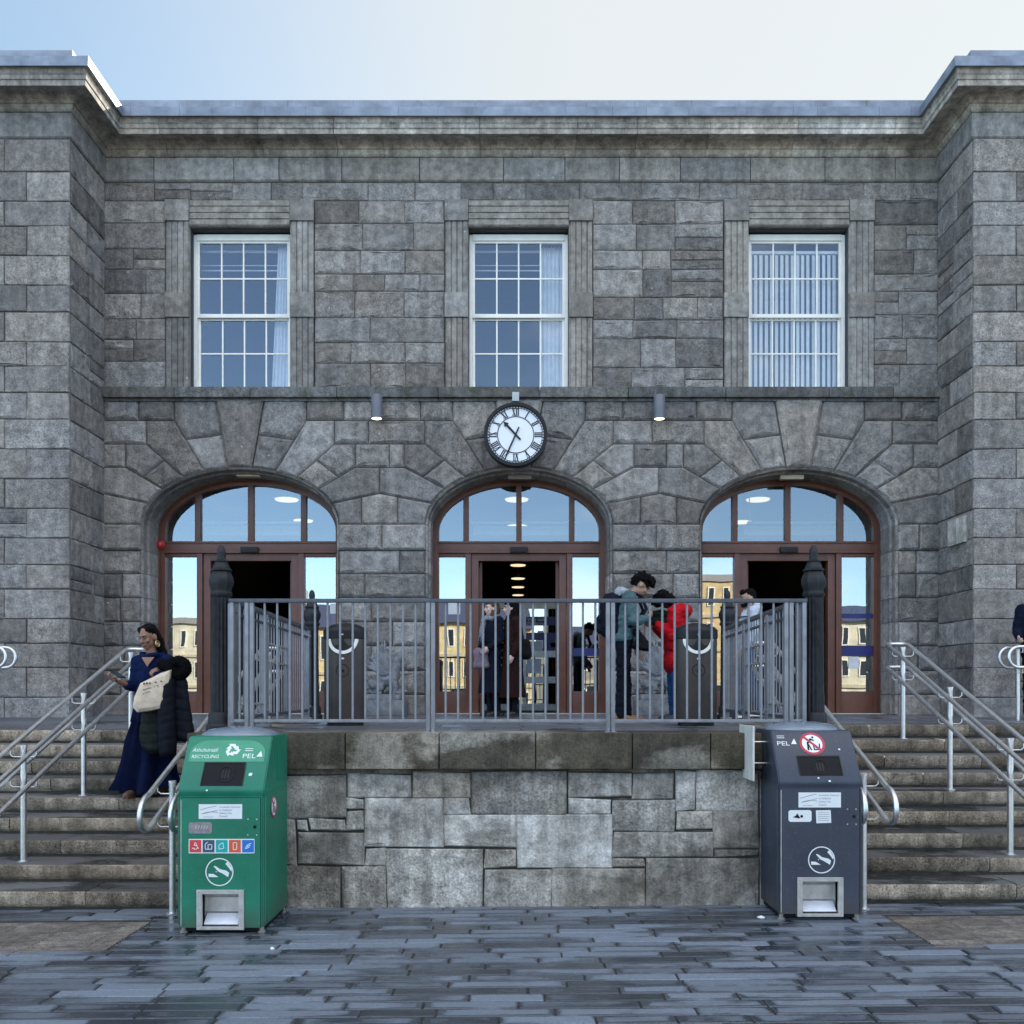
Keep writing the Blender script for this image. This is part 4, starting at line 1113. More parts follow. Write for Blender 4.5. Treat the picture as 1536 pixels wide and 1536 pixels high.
for h, s_ in enumerate(['XII', 'I', 'II', 'III', 'IIII', 'V', 'VI', 'VII', 'VIII', 'IX', 'X', 'XI']):
    ang = -h * math.pi / 6; ri, ro = rc * .60, rc * .825; wd = {'I': .026, 'V': .052, 'X': .052}
    tot = sum(wd[c] for c in s_); x = -tot / 2
    T = lambda u, v: ((u * math.cos(ang) - v * math.sin(ang)), (u * math.sin(ang) + v * math.cos(ang)))
    for c in s_:
        w = wd[c]; m = x + w / 2
        if c == 'I': stroke(b, T(m, ri), T(m, ro), .016)
        elif c == 'V': stroke(b, T(m - .018, ro), T(m, ri), .017); stroke(b, T(m + .018, ro), T(m, ri), .008)
        else: stroke(b, T(m - .018, ro), T(m + .018, ri), .017); stroke(b, T(m + .018, ro), T(m - .018, ri), .006)
        x += w
    stroke(b, T(-tot / 2, ri + .004), T(tot / 2, ri + .004), .006); stroke(b, T(-tot / 2, ro - .004), T(tot / 2, ro - .004), .006)
for i in range(60):
    a = i * math.pi / 30; r0_, r1_ = rc * .85, rc * .895; stroke(b, (r0_ * math.sin(a), r0_ * math.cos(a)), (r1_ * math.sin(a), r1_ * math.cos(a)), .012)
build(b, 'numeral_ring', M_['black'], ck)
b = MB()
def hand(ang, ln, tail, w, y, fancy):
    T = lambda u, v: (u * math.cos(-ang) - v * math.sin(-ang), u * math.sin(-ang) + v * math.cos(-ang))
    pts = [(-w * .5, -tail), (w * .5, -tail), (w * .6, ln * .72), (w * (1.5 if fancy else .6), ln * .74), (0, ln), (-w * (1.5 if fancy else .6), ln * .74), (-w * .6, ln * .72)]
    P = [T(*p) for p in pts]; vs = [(p[0], y, p[1]) for p in P] + [(p[0], y + .006, p[1]) for p in P]; k = len(P)
    b.add(vs, [list(range(k)), list(range(k, 2 * k))] + [(i, (i + 1) % k, k + (i + 1) % k, k + i) for i in range(k)])
hand(R(317), rc * .56, rc * .22, .026, -.046, True); hand(R(204), rc * .78, rc * .26, .020, -.054, False)
b.lathe([(.02, 0), (.02, .03)], n=12); build(b, 'hands', M_['black'], ck)
b = MB(); b.box(-.05, .05, .0, .28, rc + .04, rc + .17, .008); b.tube([(0, .12, rc + .05), (0, .10, rc - .02)], .02, 10); build(b, 'bracket_box', plain('pale_junction_box', (.42, .46, .46), .5), ck, smooth=40)

# ---- cylindrical wall lights, lit at the bottom
for px, py, lab in ((565, 611, 'grey cylinder wall light left of the clock, lit underneath'), (989, 611.5, 'grey cylinder wall light right of the clock, lit underneath')):
    D = YF - .26; o = root('wall_light', lab, 'wall light', (PX(px, D), D, PZ(py + 17, D)), 0, 'cylinder wall lights beside the clock')
    b = MB(); b.lathe([(.074, .0), (.082, .0), (.082, .335), (.078, .34), (0, .34)], n=28, caps=False); b.box(-.03, .03, .07, .27, .12, .22, .004); build(b, 'housing', plain('grey_lamp_paint', (.12, .13, .15), .45), o, smooth=40)
    b = MB(); b.lathe([(.074, .004), (.05, -.004), (.0, -.008)], n=24); build(b, 'lens', M_['lamp'], o)
# ---- small fixtures over the arches and the alarm sounder
for px, py, lab, m in ((373.5, 712, 'cream strip light fitting at the crown of the left arch', 'cream'), (779.5, 716, 'grey brown strip light fitting at the crown of the middle arch', 'tan'), (1187, 716, 'cream strip light fitting at the crown of the right arch', 'cream')):
    D = YF + .22; b = MB(); x, z = PX(px, D), PZ(py, D); b.box(x - .175, x + .175, D - .05, D + .05, z - .035, z + .03, .014)
    b.box(x - .15, x + .15, D - .04, D + .04, z + .03, z + .085)
    M_.setdefault('cream', plain('cream_fitting', (.50, .45, .33), .5)); M_.setdefault('tan', plain('tan_fitting', (.20, .17, .14), .5))
    build(b, 'strip_light', M_[m], None, True, smooth=40, label=lab, cat='light fitting', group='strip light fittings at the arch crowns', origin=(x, D, z))
D = DY - .04; x, z = PX(240, D), PZ(817, D)
al = root('alarm_sounder', 'small red round alarm sounder on the frame of the left arch', 'alarm', (x, D, z))
M_['red'] = plain('red_plastic', (.42, .02, .025), .35); 
b = MB(); b.ell((0, -.015, 0), (.062, .05, .062), n=16); build(b, 'dome', M_['red'], al, smooth=60)
b = MB(); b.ell((0, .018, 0), (.075, .03, .075), n=16); build(b, 'back_box', M_['red'], al, smooth=60)
# ================================================================ solar compactor bins
M_['green'] = painted('green_powder_coat', (.004, .165, .092), .42)
M_['green2'] = plain('light_green_vinyl', (.035, .27, .15), .4)
M_['slate'] = painted('blue_grey_powder_coat', (.034, .044, .064), .42)
M_['chute'] = plain('black_chute', (.010, .010, .011), .6, spec=.15)
M_['sticker'] = plain('white_vinyl', (.72, .75, .74), .5, var=.04)
M_['greyplate'] = plain('grey_scratched_plate', (.27, .25, .26), .4, .4, .3, 30)
M_['dome'] = plain('smoky_polycarbonate', (.16, .20, .24), .12, 0, .2, 3, spec=.8)
M_['rust'] = plain('galvanised_foot', (.30, .27, .24), .5, .5, .3, 20)
M_['warnred'] = plain('warning_red', (.45, .02, .05), .45)
TW = lambda m: M_[m]
def compactor(kind):
    gr = kind == 'green'
    p, cx, Df, base = (204.2, 332.5, 7.10, 1389.5) if gr else (196.3, 1229.5, 7.386, 1381)
    xc = PX(cx, Df); yc = Df + .35
    o = root('compactor_bin', 'green recycling compactor bin with five coloured icons and foot pedal' if gr else 'dark blue grey litter compactor bin with red no dumping sign', 'bin', (xc, yc, gz(xc)), 0, 'solar compactor bins by the stairs')
    col = M_['green'] if gr else M_['slate']
    lx = lambda q: (q - cx) / p
    lz = lambda q: (base - q) / p
    fr = lambda u, v, w: Vector((u, -.35 - w, v))
    hw = .316
    # carcass: box with chamfered front hopper
    s0, s1 = Vector((0, -.362, 1.070)), Vector((0, -.125, 1.428)); sl = (s1 - s0)
    nr = Vector((0, -sl.z, sl.y)).normalized()
    slope = lambda u, v, w: Vector((u * (1 - .012 * v), s0.y + sl.y * v + nr.y * w, s0.z + sl.z * v + nr.z * w))
    b = MB()
    side = [(-.35, .045), (-.35, 1.0), (-.362, 1.018), (-.362, 1.07), (-.125, 1.428), (-.10, 1.435), (.345, 1.435), (.35, 1.42), (.35, .045)]
    vs = [(-hw, y, z) for y, z in side] + [(hw, y, z) for y, z in side]; n = len(side)
    b.add(vs, [list(range(n)), list(range(n, 2 * n))[::-1]] + [(i, (i + 1) % n, n + (i + 1) % n, n + i) for i in range(n)])
    bm = bmesh.new(); vv = [bm.verts.new(v) for v in b.v]; [bm.faces.new([vv[i] for i in f]) for f in b.f]
    bmesh.ops.recalc_face_normals(bm, faces=bm.faces[:]); bmesh.ops.bevel(bm, geom=[e for e in bm.edges if e.calc_face_angle(0) > .5], offset=.008, segments=2, affect='EDGES'); bm.verts.index_update()
    b = MB(); b.add([v.co.copy() for v in bm.verts], [[v.index for v in f.verts] for f in bm.faces]); bm.free()
    # trim lines on the flanks
    for sx in (-1, 1):
        b.box(min(sx * hw, sx * (hw + .006)), max(sx * hw, sx * (hw + .006)), -.30, .31, 1.03, 1.045, .002)
        b.box(min(sx * hw, sx * (hw + .008)), max(sx * hw, sx * (hw + .008)), -.345, -.30, .06, 1.0, .003)
        b.box(min(sx * hw, sx * (hw + .007)), max(sx * hw, sx * (hw + .007)), .02, .30, 1.09, 1.39, .003)
    for f_ in [f for f in b.f if all(abs(b.v[i][1] + .35) < .004 and b.v[i][2] < 1.004 for i in f)]:
        k_ = b.f.index(f_); del b.f[k_], b.m[k_], b.t[k_]
    px0, px1, py0, py1 = (273.5, 391, 1187, 1381) if gr else (1172, 1288, 1184, 1372)
    u0, u1, v0, v1 = lx(px0), lx(px1), lz(py1), lz(py0)
    pu = (lx(296), lx(367), lz(1384), lz(1324)) if gr else (lx(1195), lx(1264), lz(1376), lz(1317))
    for a, c, d, e in ((-hw + .004, pu[0] + .01, .05, .999), (pu[1] - .01, hw - .004, .05, .999), (pu[0] + .01, pu[1] - .01, pu[3] - .01, .999)): b.box(a, c, -.3495, -.335, d, e)
    body = build(b, 'body', col, o, smooth=40)
    b = MB(); b.box(-hw + .02, hw - .02, -.33, .33, .012, .05); build(b, 'base', M_['chute'], o)
    for sx in (-1, 1):
        for yy in (-.32, .32): b = MB(); b.lathe([(.03, 0), (.03, .012), (.018, .015), (.018, .05)], (sx * (hw - .03), yy, 0), 12); build(b, 'foot', M_['rust'], o, smooth=40)
    # solar dome
    b = MB(); prof = [(math.cos(a), .072 * math.sin(a)) for a in [math.pi / 2 * i / 10 for i in range(11)]]
    b.lathe(prof, (0, .12, 1.432), 40, .295, .215); build(b, 'solar_dome', M_['dome'], o, smooth=60)
    # front door, proud of the carcass
    px0, px1, py0, py1 = (273.5, 391, 1187, 1381) if gr else (1172, 1288, 1184, 1372)
    u0, u1, v0, v1 = lx(px0), lx(px1), lz(py1), lz(py0)
    pu = (lx(296), lx(367), lz(1384), lz(1324)) if gr else (lx(1195), lx(1264), lz(1376), lz(1317))
    b = MB()
    for a, c, d, e in ((u0, pu[0], v0, v1), (pu[1], u1, v0, v1), (pu[0], pu[1], pu[3], v1)): b.box(a, c, -.362, -.348, d, e, .0)
    for a, c, d, e in ((u0 - .012, u0 - .006, v0, v1 + .006), (u1 + .006, u1 + .012, v0, v1 + .006), (u0 - .012, u1 + .012, v1 + .006, v1 + .012)): b.box(a, c, -.358, -.349, d, e)
    door = build(b, 'door', col, o)
    b = MB(); b.box(u0 - .008, u0 - .002, -.364, -.349, v0 + .01, v1 - .01); build(b, 'hinge_edge', M_['silver'], door)
    b = MB(); kx = u1 - .045
    for du, dv in ((-.045, .055), (.02, .055), (-.045, -.06), (.02, -.06)): b.ell((kx + du, -.363, lz(1230 if gr else 1226) + dv), (.006, .004, .006), n=8)
    build(b, 'rivet', M_['silver'], door)
    b = MB(); b.ell((kx + .005, -.363, lz(1230 if gr else 1226)), (.013, .005, .013), n=10); build(b, 'lock', M_['chute'], door)
    # hopper mouth
    cpx = (304, 364.5, 1168.5, 1141.5, 334.5) if gr else (1197, 1258.5, 1163, 1137, 1224)
    vv0, vv1 = (.03, .46) if gr else (.08, .46)
    a0, a1 = ((cpx[0] - 334.5) / 203, (cpx[1] - 334.5) / 203) if gr else ((cpx[0] - 1224.5) / 193, (cpx[1] - 1224.5) / 193)
    b = MB(); b.prism([(a0, vv0), (a1, vv0), (a1 - .004, vv1), (a0 + .004, vv1)], slope, .0015, .004)
    ch = build(b, 'hopper_flap', M_['chute'], o)
    b = MB(); t = .006
    for q0, q1, w0, w1 in ((a0 - t, a1 + t, vv1, vv1 + .025), (a0 - t, a0, vv0, vv1), (a1, a1 + t, vv0, vv1)): b.prism(rect(q0, q1, w0, w1), slope, .001, .008)
    b.tube([slope(.02 + .058 * math.cos(s), .25 + .15 * math.sin(s), .006) for s in [2 * math.pi * i / 28 for i in range(28)]], .003, 6, True)
    for k in range(3): b.prism(rect(-.012 + k * .022, .0 + k * .022, .17, .33), slope, .004, .006)
    build(b, 'flap_rim', M_['black'], o)
    # foot pedal in an aluminium frame with a recess
    b = MB(); f0, f1, g0, g1 = pu; t = .040
    for q0, q1, w0, w1 in ((f0, f0 + t, g0, g1), (f1 - t, f1, g0, g1), (f0 + t + .0005, f1 - t - .0005, g1 - t * .8, g1), (f0 + t + .0005, f1 - t - .0005, g0, g0 + t * .6)): b.box(q0, q1, -.372, -.30, w0, w1, .003)
    rv_ = [(f0 + t, f1 - t)]
    x0, x1 = f0 + t, f1 - t
    zz0, zz1 = g0 + t * .6, g1 - t * .8
    b.add([(x0, -.35, zz1), (x1, -.35, zz1), (x1, -.26, zz1 - .045), (x0, -.26, zz1 - .045), (x0, -.265, zz0 + .09), (x1, -.265, zz0 + .09), (x0, -.23, zz0), (x1, -.23, zz0)], [(0, 1, 2, 3), (3, 2, 5, 4), (4, 5, 7, 6)])
    for xx in (x0, x1): b.add([(xx, -.35, zz0), (xx, -.35, zz1), (xx, -.26, zz1 - .045), (xx, -.23, zz0)], [(0, 1, 2, 3)])
    pf = build(b, 'pedal_frame', M_['silver'], o)
    b = MB(); b.box(x0 + .008, x1 - .008, -.0, .105, -.004, .004, .003, mat=Matrix.Translation((0, -.352, zz0 + .012)) @ Matrix.Rotation(R(38), 4, 'X')); build(b, 'pedal', M_.setdefault('pedal', plain('worn_pedal_plate', (.62, .66, .72), .45, .2)), o, smooth=40)
    b = MB()
    for a_, c_ in ((f0 + .018, g0 + .03), (f0 + .018, (g0 + g1) / 2), (f0 + .018, g1 - .02), (f1 - .018, g0 + .03), (f1 - .018, (g0 + g1) / 2), (f1 - .018, g1 - .02)): b.ell((a_, -.373, c_), (.004, .003, .004), n=8)
    build(b, 'screw', M_['greyplate'], pf)
    FW = .014    # decals lie on the door face
    dec = lambda u, v, w: Vector((u, -.362 - w, v))
    def disc(mb, cu_, cv_, r_, fn, w0, w1, mi=0, n=32, asp=1): mb.prism([(cu_ + r_ * math.cos(2 * math.pi * i / n), cv_ + asp * r_ * math.sin(2 * math.pi * i / n)) for i in range(n)], fn, w0, w1, mi)
    def annulus(mb, cu_, cv_, r0_, r1_, fn, w, mi=0, n=40, asp=1):
        vs = []
        for r_ in (r0_, r1_):
            for i in range(n): t_ = 2 * math.pi * i / n; vs.append(fn(cu_ + r_ * math.cos(t_), cv_ + asp * r_ * math.sin(t_), w))
        mb.add(vs, [(i, (i + 1) % n, n + (i + 1) % n, n + i) for i in range(n)], mi)
    def line(mb, p_, q_, w_, fn, h, mi=0):
        p_, q_ = Vector(p_), Vector(q_); d = (q_ - p_).normalized(); m_ = Vector((-d.y, d.x)) * w_ / 2
        mb.add([fn(*(p_ + m_), h), fn(*(q_ + m_), h), fn(*(q_ - m_), h), fn(*(p_ - m_), h)], [(0, 1, 2, 3)], mi)
    M_.setdefault('pencil', plain('grey_print', (.18, .22, .24), .6))
    # city label with arch drawing and lines of print
    L4 = (299, 364, 1196, 1218) if gr else (1197, 1260.5, 1190, 1212.5)
    b = MB(); a, c, d, e = lx(L4[0]), lx(L4[1]), lz(L4[3]), lz(L4[2]); b.prism(rect(a, c, d, e), dec, .0005, .002)
    w_ = c - a; h_ = e - d
    for (x1_, y1_), (x2_, y2_), (x3_, y3_) in (((.04, .62), (.24, .80), (.42, .88)), ((.10, .38), (.28, .56), (.44, .42)), ((.06, .34), (.2, .40), (.44, .60))):
        q = lambda t: ((1 - t) ** 2 * x1_ + 2 * t * (1 - t) * x2_ + t * t * x3_, (1 - t) ** 2 * y1_ + 2 * t * (1 - t) * y2_ + t * t * y3_)
        for i in range(8): t0, t1 = q(i / 8), q((i + 1) / 8); line(b, (a + t0[0] * w_, d + t0[1] * h_), (a + t1[0] * w_, d + t1[1] * h_), .0035, dec, .003, 1)
    for i, tx in enumerate(('Comhairle Cathrach', 'na Gaillimhe', 'Galway City', 'Council')): b.text(tx, .019, lambda u, v, w, i=i: dec(a + .47 * w_ + u, d + h_ * (.76 - .21 * i) + v, .003), mi=1)
    b.text('City Council', .014, lambda u, v, w: dec(a + .1 * w_ + u, d + .1 * h_ + v, .003), mi=1)
    build(b, 'information_label', [M_['sticker'], M_['pencil']], o)
    # rounded plate
    b = MB(); q4 = (284, 319, 1223, 1240) if gr else (1182, 1216.5, 1216.5, 1234)
    a, c, d, e = lx(q4[0]), lx(q4[1]), lz(q4[3]), lz(q4[2]); k = .012
    b.prism([(a + k, d), (c - k, d), (c, d + k), (c, e - k), (c - k, e), (a + k, e), (a, e - k), (a, d + k)], dec, .0005, .003)
    if gr:
        for i in range(5): line(b, (a + .05 + i * .02, d + .035), (a + .06 + i * .02, d + .06), .006, dec, .0035, 1)
        build(b, 'worn_plate', [M_['greyplate'], M_['silver']], o)
    else:
        b.add([dec(a + .03 + x_, d + .035 + y_, .0035) for x_, y_ in ((0, 0), (.06, -.01), (.05, .01), (.035, .03), (.025, .012))], [(0, 1, 2, 3, 4)], 1); disc(b, a + .10, d + .042, .011, dec, .003, .0035, 1)
        build(b, 'pictogram_plate', [M_['sticker'], M_['chute']], o)
        b = MB(); a, c, d, e = lx(1223), lx(1246), lz(1235.5), lz(1216.5); b.prism([(a + .004, d - .003), (c, d), (c - .004, e), (a, e - .002)], dec, .0005, .002)
        for i in range(5): line(b, (a + .015, d + .018 + i * .015), (c - .015, d + .018 + i * .015), .003, dec, .0026, 1)
        build(b, 'paper_notice', [M_['sticker'], M_['pencil']], o)
    if gr:
        # strip of five coloured icons
        b = MB(); a, c, d, e = lx(284), lx(382.5), lz(1269.5), lz(1248); b.prism(rect(a, c, d, e), dec, .0005, .002)
        cols = [(.62, .05, .05), (.05, .075, .13), (.0, .36, .33), (.68, .10, .03), (.01, .16, .52)]
        ms = [M_['sticker']] + [plain('icon_colour_%s' % nm_, cc, .45) for nm_, cc in zip(('red', 'navy', 'teal', 'orange', 'blue'), cols)]
        w_ = (c - a) / 5
        for i in range(5):
            x0_, x1_ = a + i * w_ + .006, a + (i + 1) * w_ - .004; b.prism(rect(x0_, x1_, d + .007, e - .007), dec, .002, .003, 1 + i)
            cx_, cy_ = (x0_ + x1_) / 2, (d + e) / 2
            if i == 0: annulus(b, cx_, cy_ - .008, .012, .017, dec, .0036); line(b, (cx_ - .02, cy_ - .02), (cx_, cy_ + .03), .005, dec, .0036); line(b, (cx_, cy_ + .03), (cx_ + .024, cy_ - .02), .005, dec, .0036)
            elif i == 1: [line(b, p_, q_, .005, dec, .0036) for p_, q_ in (((cx_ - .024, cy_ - .02), (cx_ - .024, cy_ + .015)), ((cx_ - .024, cy_ + .015), (cx_ - .006, cy_ + .03)), ((cx_ - .003, cy_ - .02), (cx_ - .003, cy_ + .012)), ((cx_ - .003, cy_ + .012), (cx_ + .024, cy_ + .012)), ((cx_ + .024, cy_ + .012), (cx_ + .024, cy_ - .02)), ((cx_ - .024, cy_ - .022), (cx_ + .024, cy_ - .022)))]
            elif i == 2: [line(b, p_, q_, .005, dec, .0036) for p_, q_ in (((cx_ - .02, cy_ - .022), (cx_ - .02, cy_ + .01)), ((cx_ - .02, cy_ + .01), (cx_ + .01, cy_ + .026)), ((cx_ + .01, cy_ + .026), (cx_ + .016, cy_ - .016)), ((cx_ + .016, cy_ - .016), (cx_ - .02, cy_ - .022)))]
            elif i == 3: [line(b, p_, q_, .005, dec, .0036) for p_, q_ in (((cx_ - .012, cy_ - .026), (cx_ - .012, cy_ + .026)), ((cx_ - .012, cy_ + .026), (cx_ + .014, cy_ + .026)), ((cx_ + .014, cy_ + .026), (cx_ + .014, cy_ - .022)), ((cx_ + .014, cy_ - .024), (cx_ - .012, cy_ - .026)))]
            else: [line(b, (cx_ - .022 + k_ * .008, cy_ - .02 + k_ * .014), (cx_ + .012 + k_ * .006, cy_ - .006 + k_ * .014), .005, dec, .0036) for k_ in range(3)]; line(b, (cx_ - .022, cy_ - .02), (cx_ - .006, cy_ + .01), .004, dec, .0036)
        build(b, 'icon_strip', ms, o)
        # banner with words and recycling loop on the hopper
        b = MB(); bw = .285; bot, top = .50, .93; pts = [(-bw, bot), (bw, bot), (bw, bot + .16)] + [(bw - .14 * (1 - math.cos(t_)), bot + .16 + (top - bot - .16) * math.sin(t_)) for t_ in [math.pi / 2 * i / 8 for i in range(1, 9)]] + [(-bw + .14 * (1 - math.cos(t_)), bot + .16 + (top - bot - .16) * math.sin(t_)) for t_ in [math.pi / 2 * i / 8 for i in range(8, -1, -1)]]
        b.prism(pts, slope, .001, .003)
        SLN = sl.length
        tx = lambda x_, v_: (lambda u, v, w: slope(x_ + u, v_ + v / SLN, .004))
        b.text('Athchúrsáil', .045, tx(-.268, .70), mi=1, shear=.15, sx=.92); b.text('RECYCLING', .042, tx(-.268, .57), mi=1, shear=.15, sx=.92)
        for k in range(3):
            an = k * 2 * math.pi / 3
            for shp in ([(-.034, .052), (.012, .052), (.030, .022), (.010, .010), (-.002, .030), (-.022, .030), (-.034, .052)][:6], [(.036, .040), (.046, .004), (.012, .000)]):
                b.add([slope(.035 + (x_ * math.cos(an) - y_ * math.sin(an)), .735 + (x_ * math.sin(an) + y_ * math.cos(an)) / SLN, .004) for x_, y_ in shp], [list(range(len(shp)))], 1)
        b.text('PEL', .055, tx(.115, .57), mi=1, sx=1.25); b.add([slope(.222 + x_, .60 + y_ / SLN, .004) for x_, y_ in ((0, 0), (.045, 0), (.03, .05))], [(0, 1, 2)], 1)
        for k in range(2): line(b, (.13, .72 + k * .04), (.19, .72 + k * .04), .012, slope, .004, 1)
        build(b, 'recycling_banner', [M_['green2'], M_['sticker']], o)
        # sticker on the right flank
        sd = lambda u, v, w: Vector((hw + .004 + w, u, v)); sc_ = (-.10, .90)
    else:
        b = MB(); SLN = sl.length
        tx = lambda x_, v_: (lambda u, v, w: slope(x_ + u, v_ + v / SLN, .003))
        b.text('PEL', .055, tx(-.288, .70), sx=1.25); b.add([slope(-.175 + x_, .73 + y_ / SLN, .003) for x_, y_ in ((0, 0), (.045, 0), (.03, .05))], [(0, 1, 2)])
        for k in range(2): line(b, (-.28, .86 + k * .04), (-.22, .86 + k * .04), .012, slope, .003)
        build(b, 'maker_mark', M_['sticker'], o)
        sd = slope; sc_ = (-.008, .74)
    # no dumping sign
    b = MB(); asp = 1 if gr else 1 / sl.length; rr = .082 if gr else .100
    annulus(b, *sc_, rr * .80, rr, sd, .003, 1, asp=asp); disc(b, *sc_, rr * .99, sd, .001, .0022, 0, asp=asp)
    T_ = lambda x_, y_: (sc_[0] + x_ * rr, sc_[1] + y_ * rr * asp)
    def pg(pts, mi): b.add([sd(*T_(*p_), .0028 if mi == 2 else .0035) for p_ in pts], [list(range(len(pts)))], mi)
    pg([(-.45, -.6), (-.30, -.6), (-.28, .0), (-.05, .30), (.15, .22), (.2, .32), (-.1, .5), (-.42, .1)], 2); pg([(-.25, -.05), (-.08, -.6), (-.2, -.6), (-.32, -.1)], 2)
    pg([(.0, .62), (.16, .66), (.2, .52), (.06, .46)], 2)
    pg([(.05, -.6), (.55, -.6), (.6, .0), (.5, .0), (.46, -.5), (.14, -.5), (.12, -.1), (.02, -.1)], 2); pg([(.2, -.44), (.3, -.44), (.3, -.34), (.2, -.34)], 2); pg([(.34, -.40), (.42, -.40), (.42, -.28), (.34, -.28)], 2)
    pg([(-.68, .54), (-.54, .68), (.68, -.54), (.54, -.68)], 1)
    build(b, 'no_dumping_sign', [M_['sticker'], M_['warnred'], M_['chute']], o)
    # round foot pictogram
    ccx, ccy = (lx(330), lz(1297.5)) if gr else (lx(1231.5), lz(1291)); rr = .103
    b = MB(); annulus(b, ccx, ccy, rr * .92, rr, dec, .002); pg2 = lambda pts: b.add([dec(ccx + x_ * rr, ccy + y_ * rr, .002) for x_, y_ in pts], [list(range(len(pts)))])
    pg2([(-.42, .42), (-.30, .44), (.05, .20), (.50, .10), (.70, -.05), (.62, -.36), (.20, -.10), (-.1, .05)]); pg2([(.42, .58), (.58, .74), (.90, .25), (.86, .02), (.62, .36)]); pg2([(-.78, -.12), (-.42, -.14), (-.06, -.36), (-.76, -.36)]); pg2([(-.26, .06), (-.2, .06), (-.2, -.02), (-.26, -.02)])
    build(b, 'pedal_pictogram', M_['sticker'], o)
    # scuffs
    b = MB(); pts = [(.20, .25, .02), (.0, .04, .008), (-.1, -.06, .01)] if gr else [(.195, .62, .012), (-.01, .03, .01), (.07, -.03, .012)]
    for u, v, r_ in pts: b.add([slope(u + r_ * math.cos(t_) * random.uniform(.6, 1), v + 1.6 * r_ * math.sin(t_), .0032) for t_ in [2 * math.pi * i / 7 for i in range(7)]], [list(range(7))])
    build(b, 'scuff', M_['sticker'], o)
    if not gr:
        # pale sign panel carried on two rods at the left flank
        b = MB(); b.box(-.465, -.45, -.16, .30, 1.04, 1.47, .003); sp = build(b, 'side_panel', plain('pale_panel', (.62, .62, .56), .5), o)
        b = MB()
        for zz in (1.17, 1.34): b.tube([(-.45, .0, zz), (-hw, .0, zz)], .007, 8)
        build(b, 'panel_rod', M_['steel'], sp)
compactor('green'); compactor('blue')

# ================================================================ buildings across the street (seen mirrored in the glass)
def street_house(x0, x1, h, roof_h, wall, roof, label, storeys=2, cols=4, y=-36, dep=10):
    xc = (x0 + x1) / 2; o = root('street_building', label, 'building', (xc, y, -.12)); w = (x1 - x0) / 2
    b = MB(); b.box(-w + .01, w - .01, -dep, 0, 0, h); build(b, 'wall', wall, o)
    b = MB()
    if roof_h > .6: b.add([(-w, .3, h), (w, .3, h), (w, -dep, h), (-w, -dep, h), (-w + .3, -dep / 2, h + roof_h), (w - .3, -dep / 2, h + roof_h)], [(0, 1, 5, 4), (2, 3, 4, 5), (0, 4, 3), (1, 2, 5), (0, 1, 2, 3)])
    else: b.box(-w, w, -dep, .15, h, h + roof_h)
    build(b, 'roof', roof, o)
    sh = h / storeys
    for s in range(1, storeys):
        b = MB(); b.box(-w + .02, w - .02, 0, .12, s * sh - .1, s * sh + .1); build(b, 'band_course', M_['cream'], o)
    b = MB(); b.box(-.55, .55, 0, .05, 0, 2.2); build(b, 'door', M_['darkpane'], o)
    for u in (-w * .7, w * .7): b = MB(); b.box(u - .5, u + .5, -dep / 2 - .5, -dep / 2 + .5, h, h + roof_h + 1.1); build(b, 'chimney', M_['cream'], o)
    for s in range(storeys):
        for c in range(cols):
            x = -w + (2 * w) * (c + .5) / cols; ww = min(.5, w / cols * .42)
            f = MB(); f.box(x - ww, x + ww, .0, .06, s * sh + sh * .28, s * sh + sh * .82); wn = build(f, 'window', M_['white'], o)
            f = MB(); f.box(x - ww + .08, x + ww - .08, .06, .07, s * sh + sh * .28 + .08, s * sh + sh * .82 - .08); build(f, 'pane', M_['darkpane'], wn)
M_['darkpane'] = plain('dark_pane', (.03, .04, .05), .1)
yw = plain('ochre_render', (.66, .53, .28), .85, var=.3, scale=1.5); cr = plain('cream_render', (.64, .60, .46), .85, var=.25, scale=1.5); gd_ = plain('gold_stone', (.58, .44, .24), .85, var=.35, scale=2); gs = plain('grey_stone_far', (.28, .27, .24), .9)
sl_ = plain('blue_slate', (.03, .04, .10), .5); fl = plain('grey_coping_far', (.3, .3, .3), .7)
street_house(-31, -17.2, 6.4, .4, cr, fl, 'long cream building across the street at the left of the reflections', 3, 14)
street_house(-17, -9.2, 6.2, 1.9, yw, sl_, 'ochre two-storey house with slate roof across the street, second from left', 2, 7)
street_house(-9, 1.2, 6.5, 1.9, yw, sl_, 'wide ochre house with blue slate roof facing the middle entrance', 3, 10)
street_house(1.4, 9.2, 5.0, 1.6, gs, sl_, 'low grey stone house with slate roof across the street', 2, 4)
street_house(9.4, 18, 9.3, .5, gd_, fl, 'tall gold coloured building across the street', 4, 8)
street_house(18.2, 31, 6.6, 1.5, cr, sl_, 'cream house with slate roof across the street at the right of the reflections', 3, 11)
# scraps of litter on the ground
for px, py, r_, lab in ((1121, 1353, .03, 'white paper scrap at the foot of the retaining wall near the dark blue bin'), (1142, 1378, .035, 'crumpled white scrap on the paving at the left foot of the dark blue bin'), (408, 1420, .014, 'small white scrap on the paving in front of the green bin')):
    D = F * (CZ + .02) / (py - YH); x = PX(px, D)
    b = MB(); k = 9; ring_ = [(x + r_ * math.cos(t) * random.uniform(.6, 1.2), D + r_ * math.sin(t) * random.uniform(.6, 1.2), gz(x) + random.uniform(.004, .012)) for t in [2 * math.pi * i / k for i in range(k)]]
    b.add(ring_ + [(x, D, gz(x) + .02)] + [(p_[0], p_[1], gz(x) + .002) for p_ in ring_], [(i, (i + 1) % k, k) for i in range(k)] + [(i, k + 1 + i, k + 1 + (i + 1) % k, (i + 1) % k) for i in range(k)])
    build(b, 'paper_scrap', M_['sticker'], None, True, label=lab, cat='litter', group='scraps of litter on the paving', origin=(x, D, gz(x)))
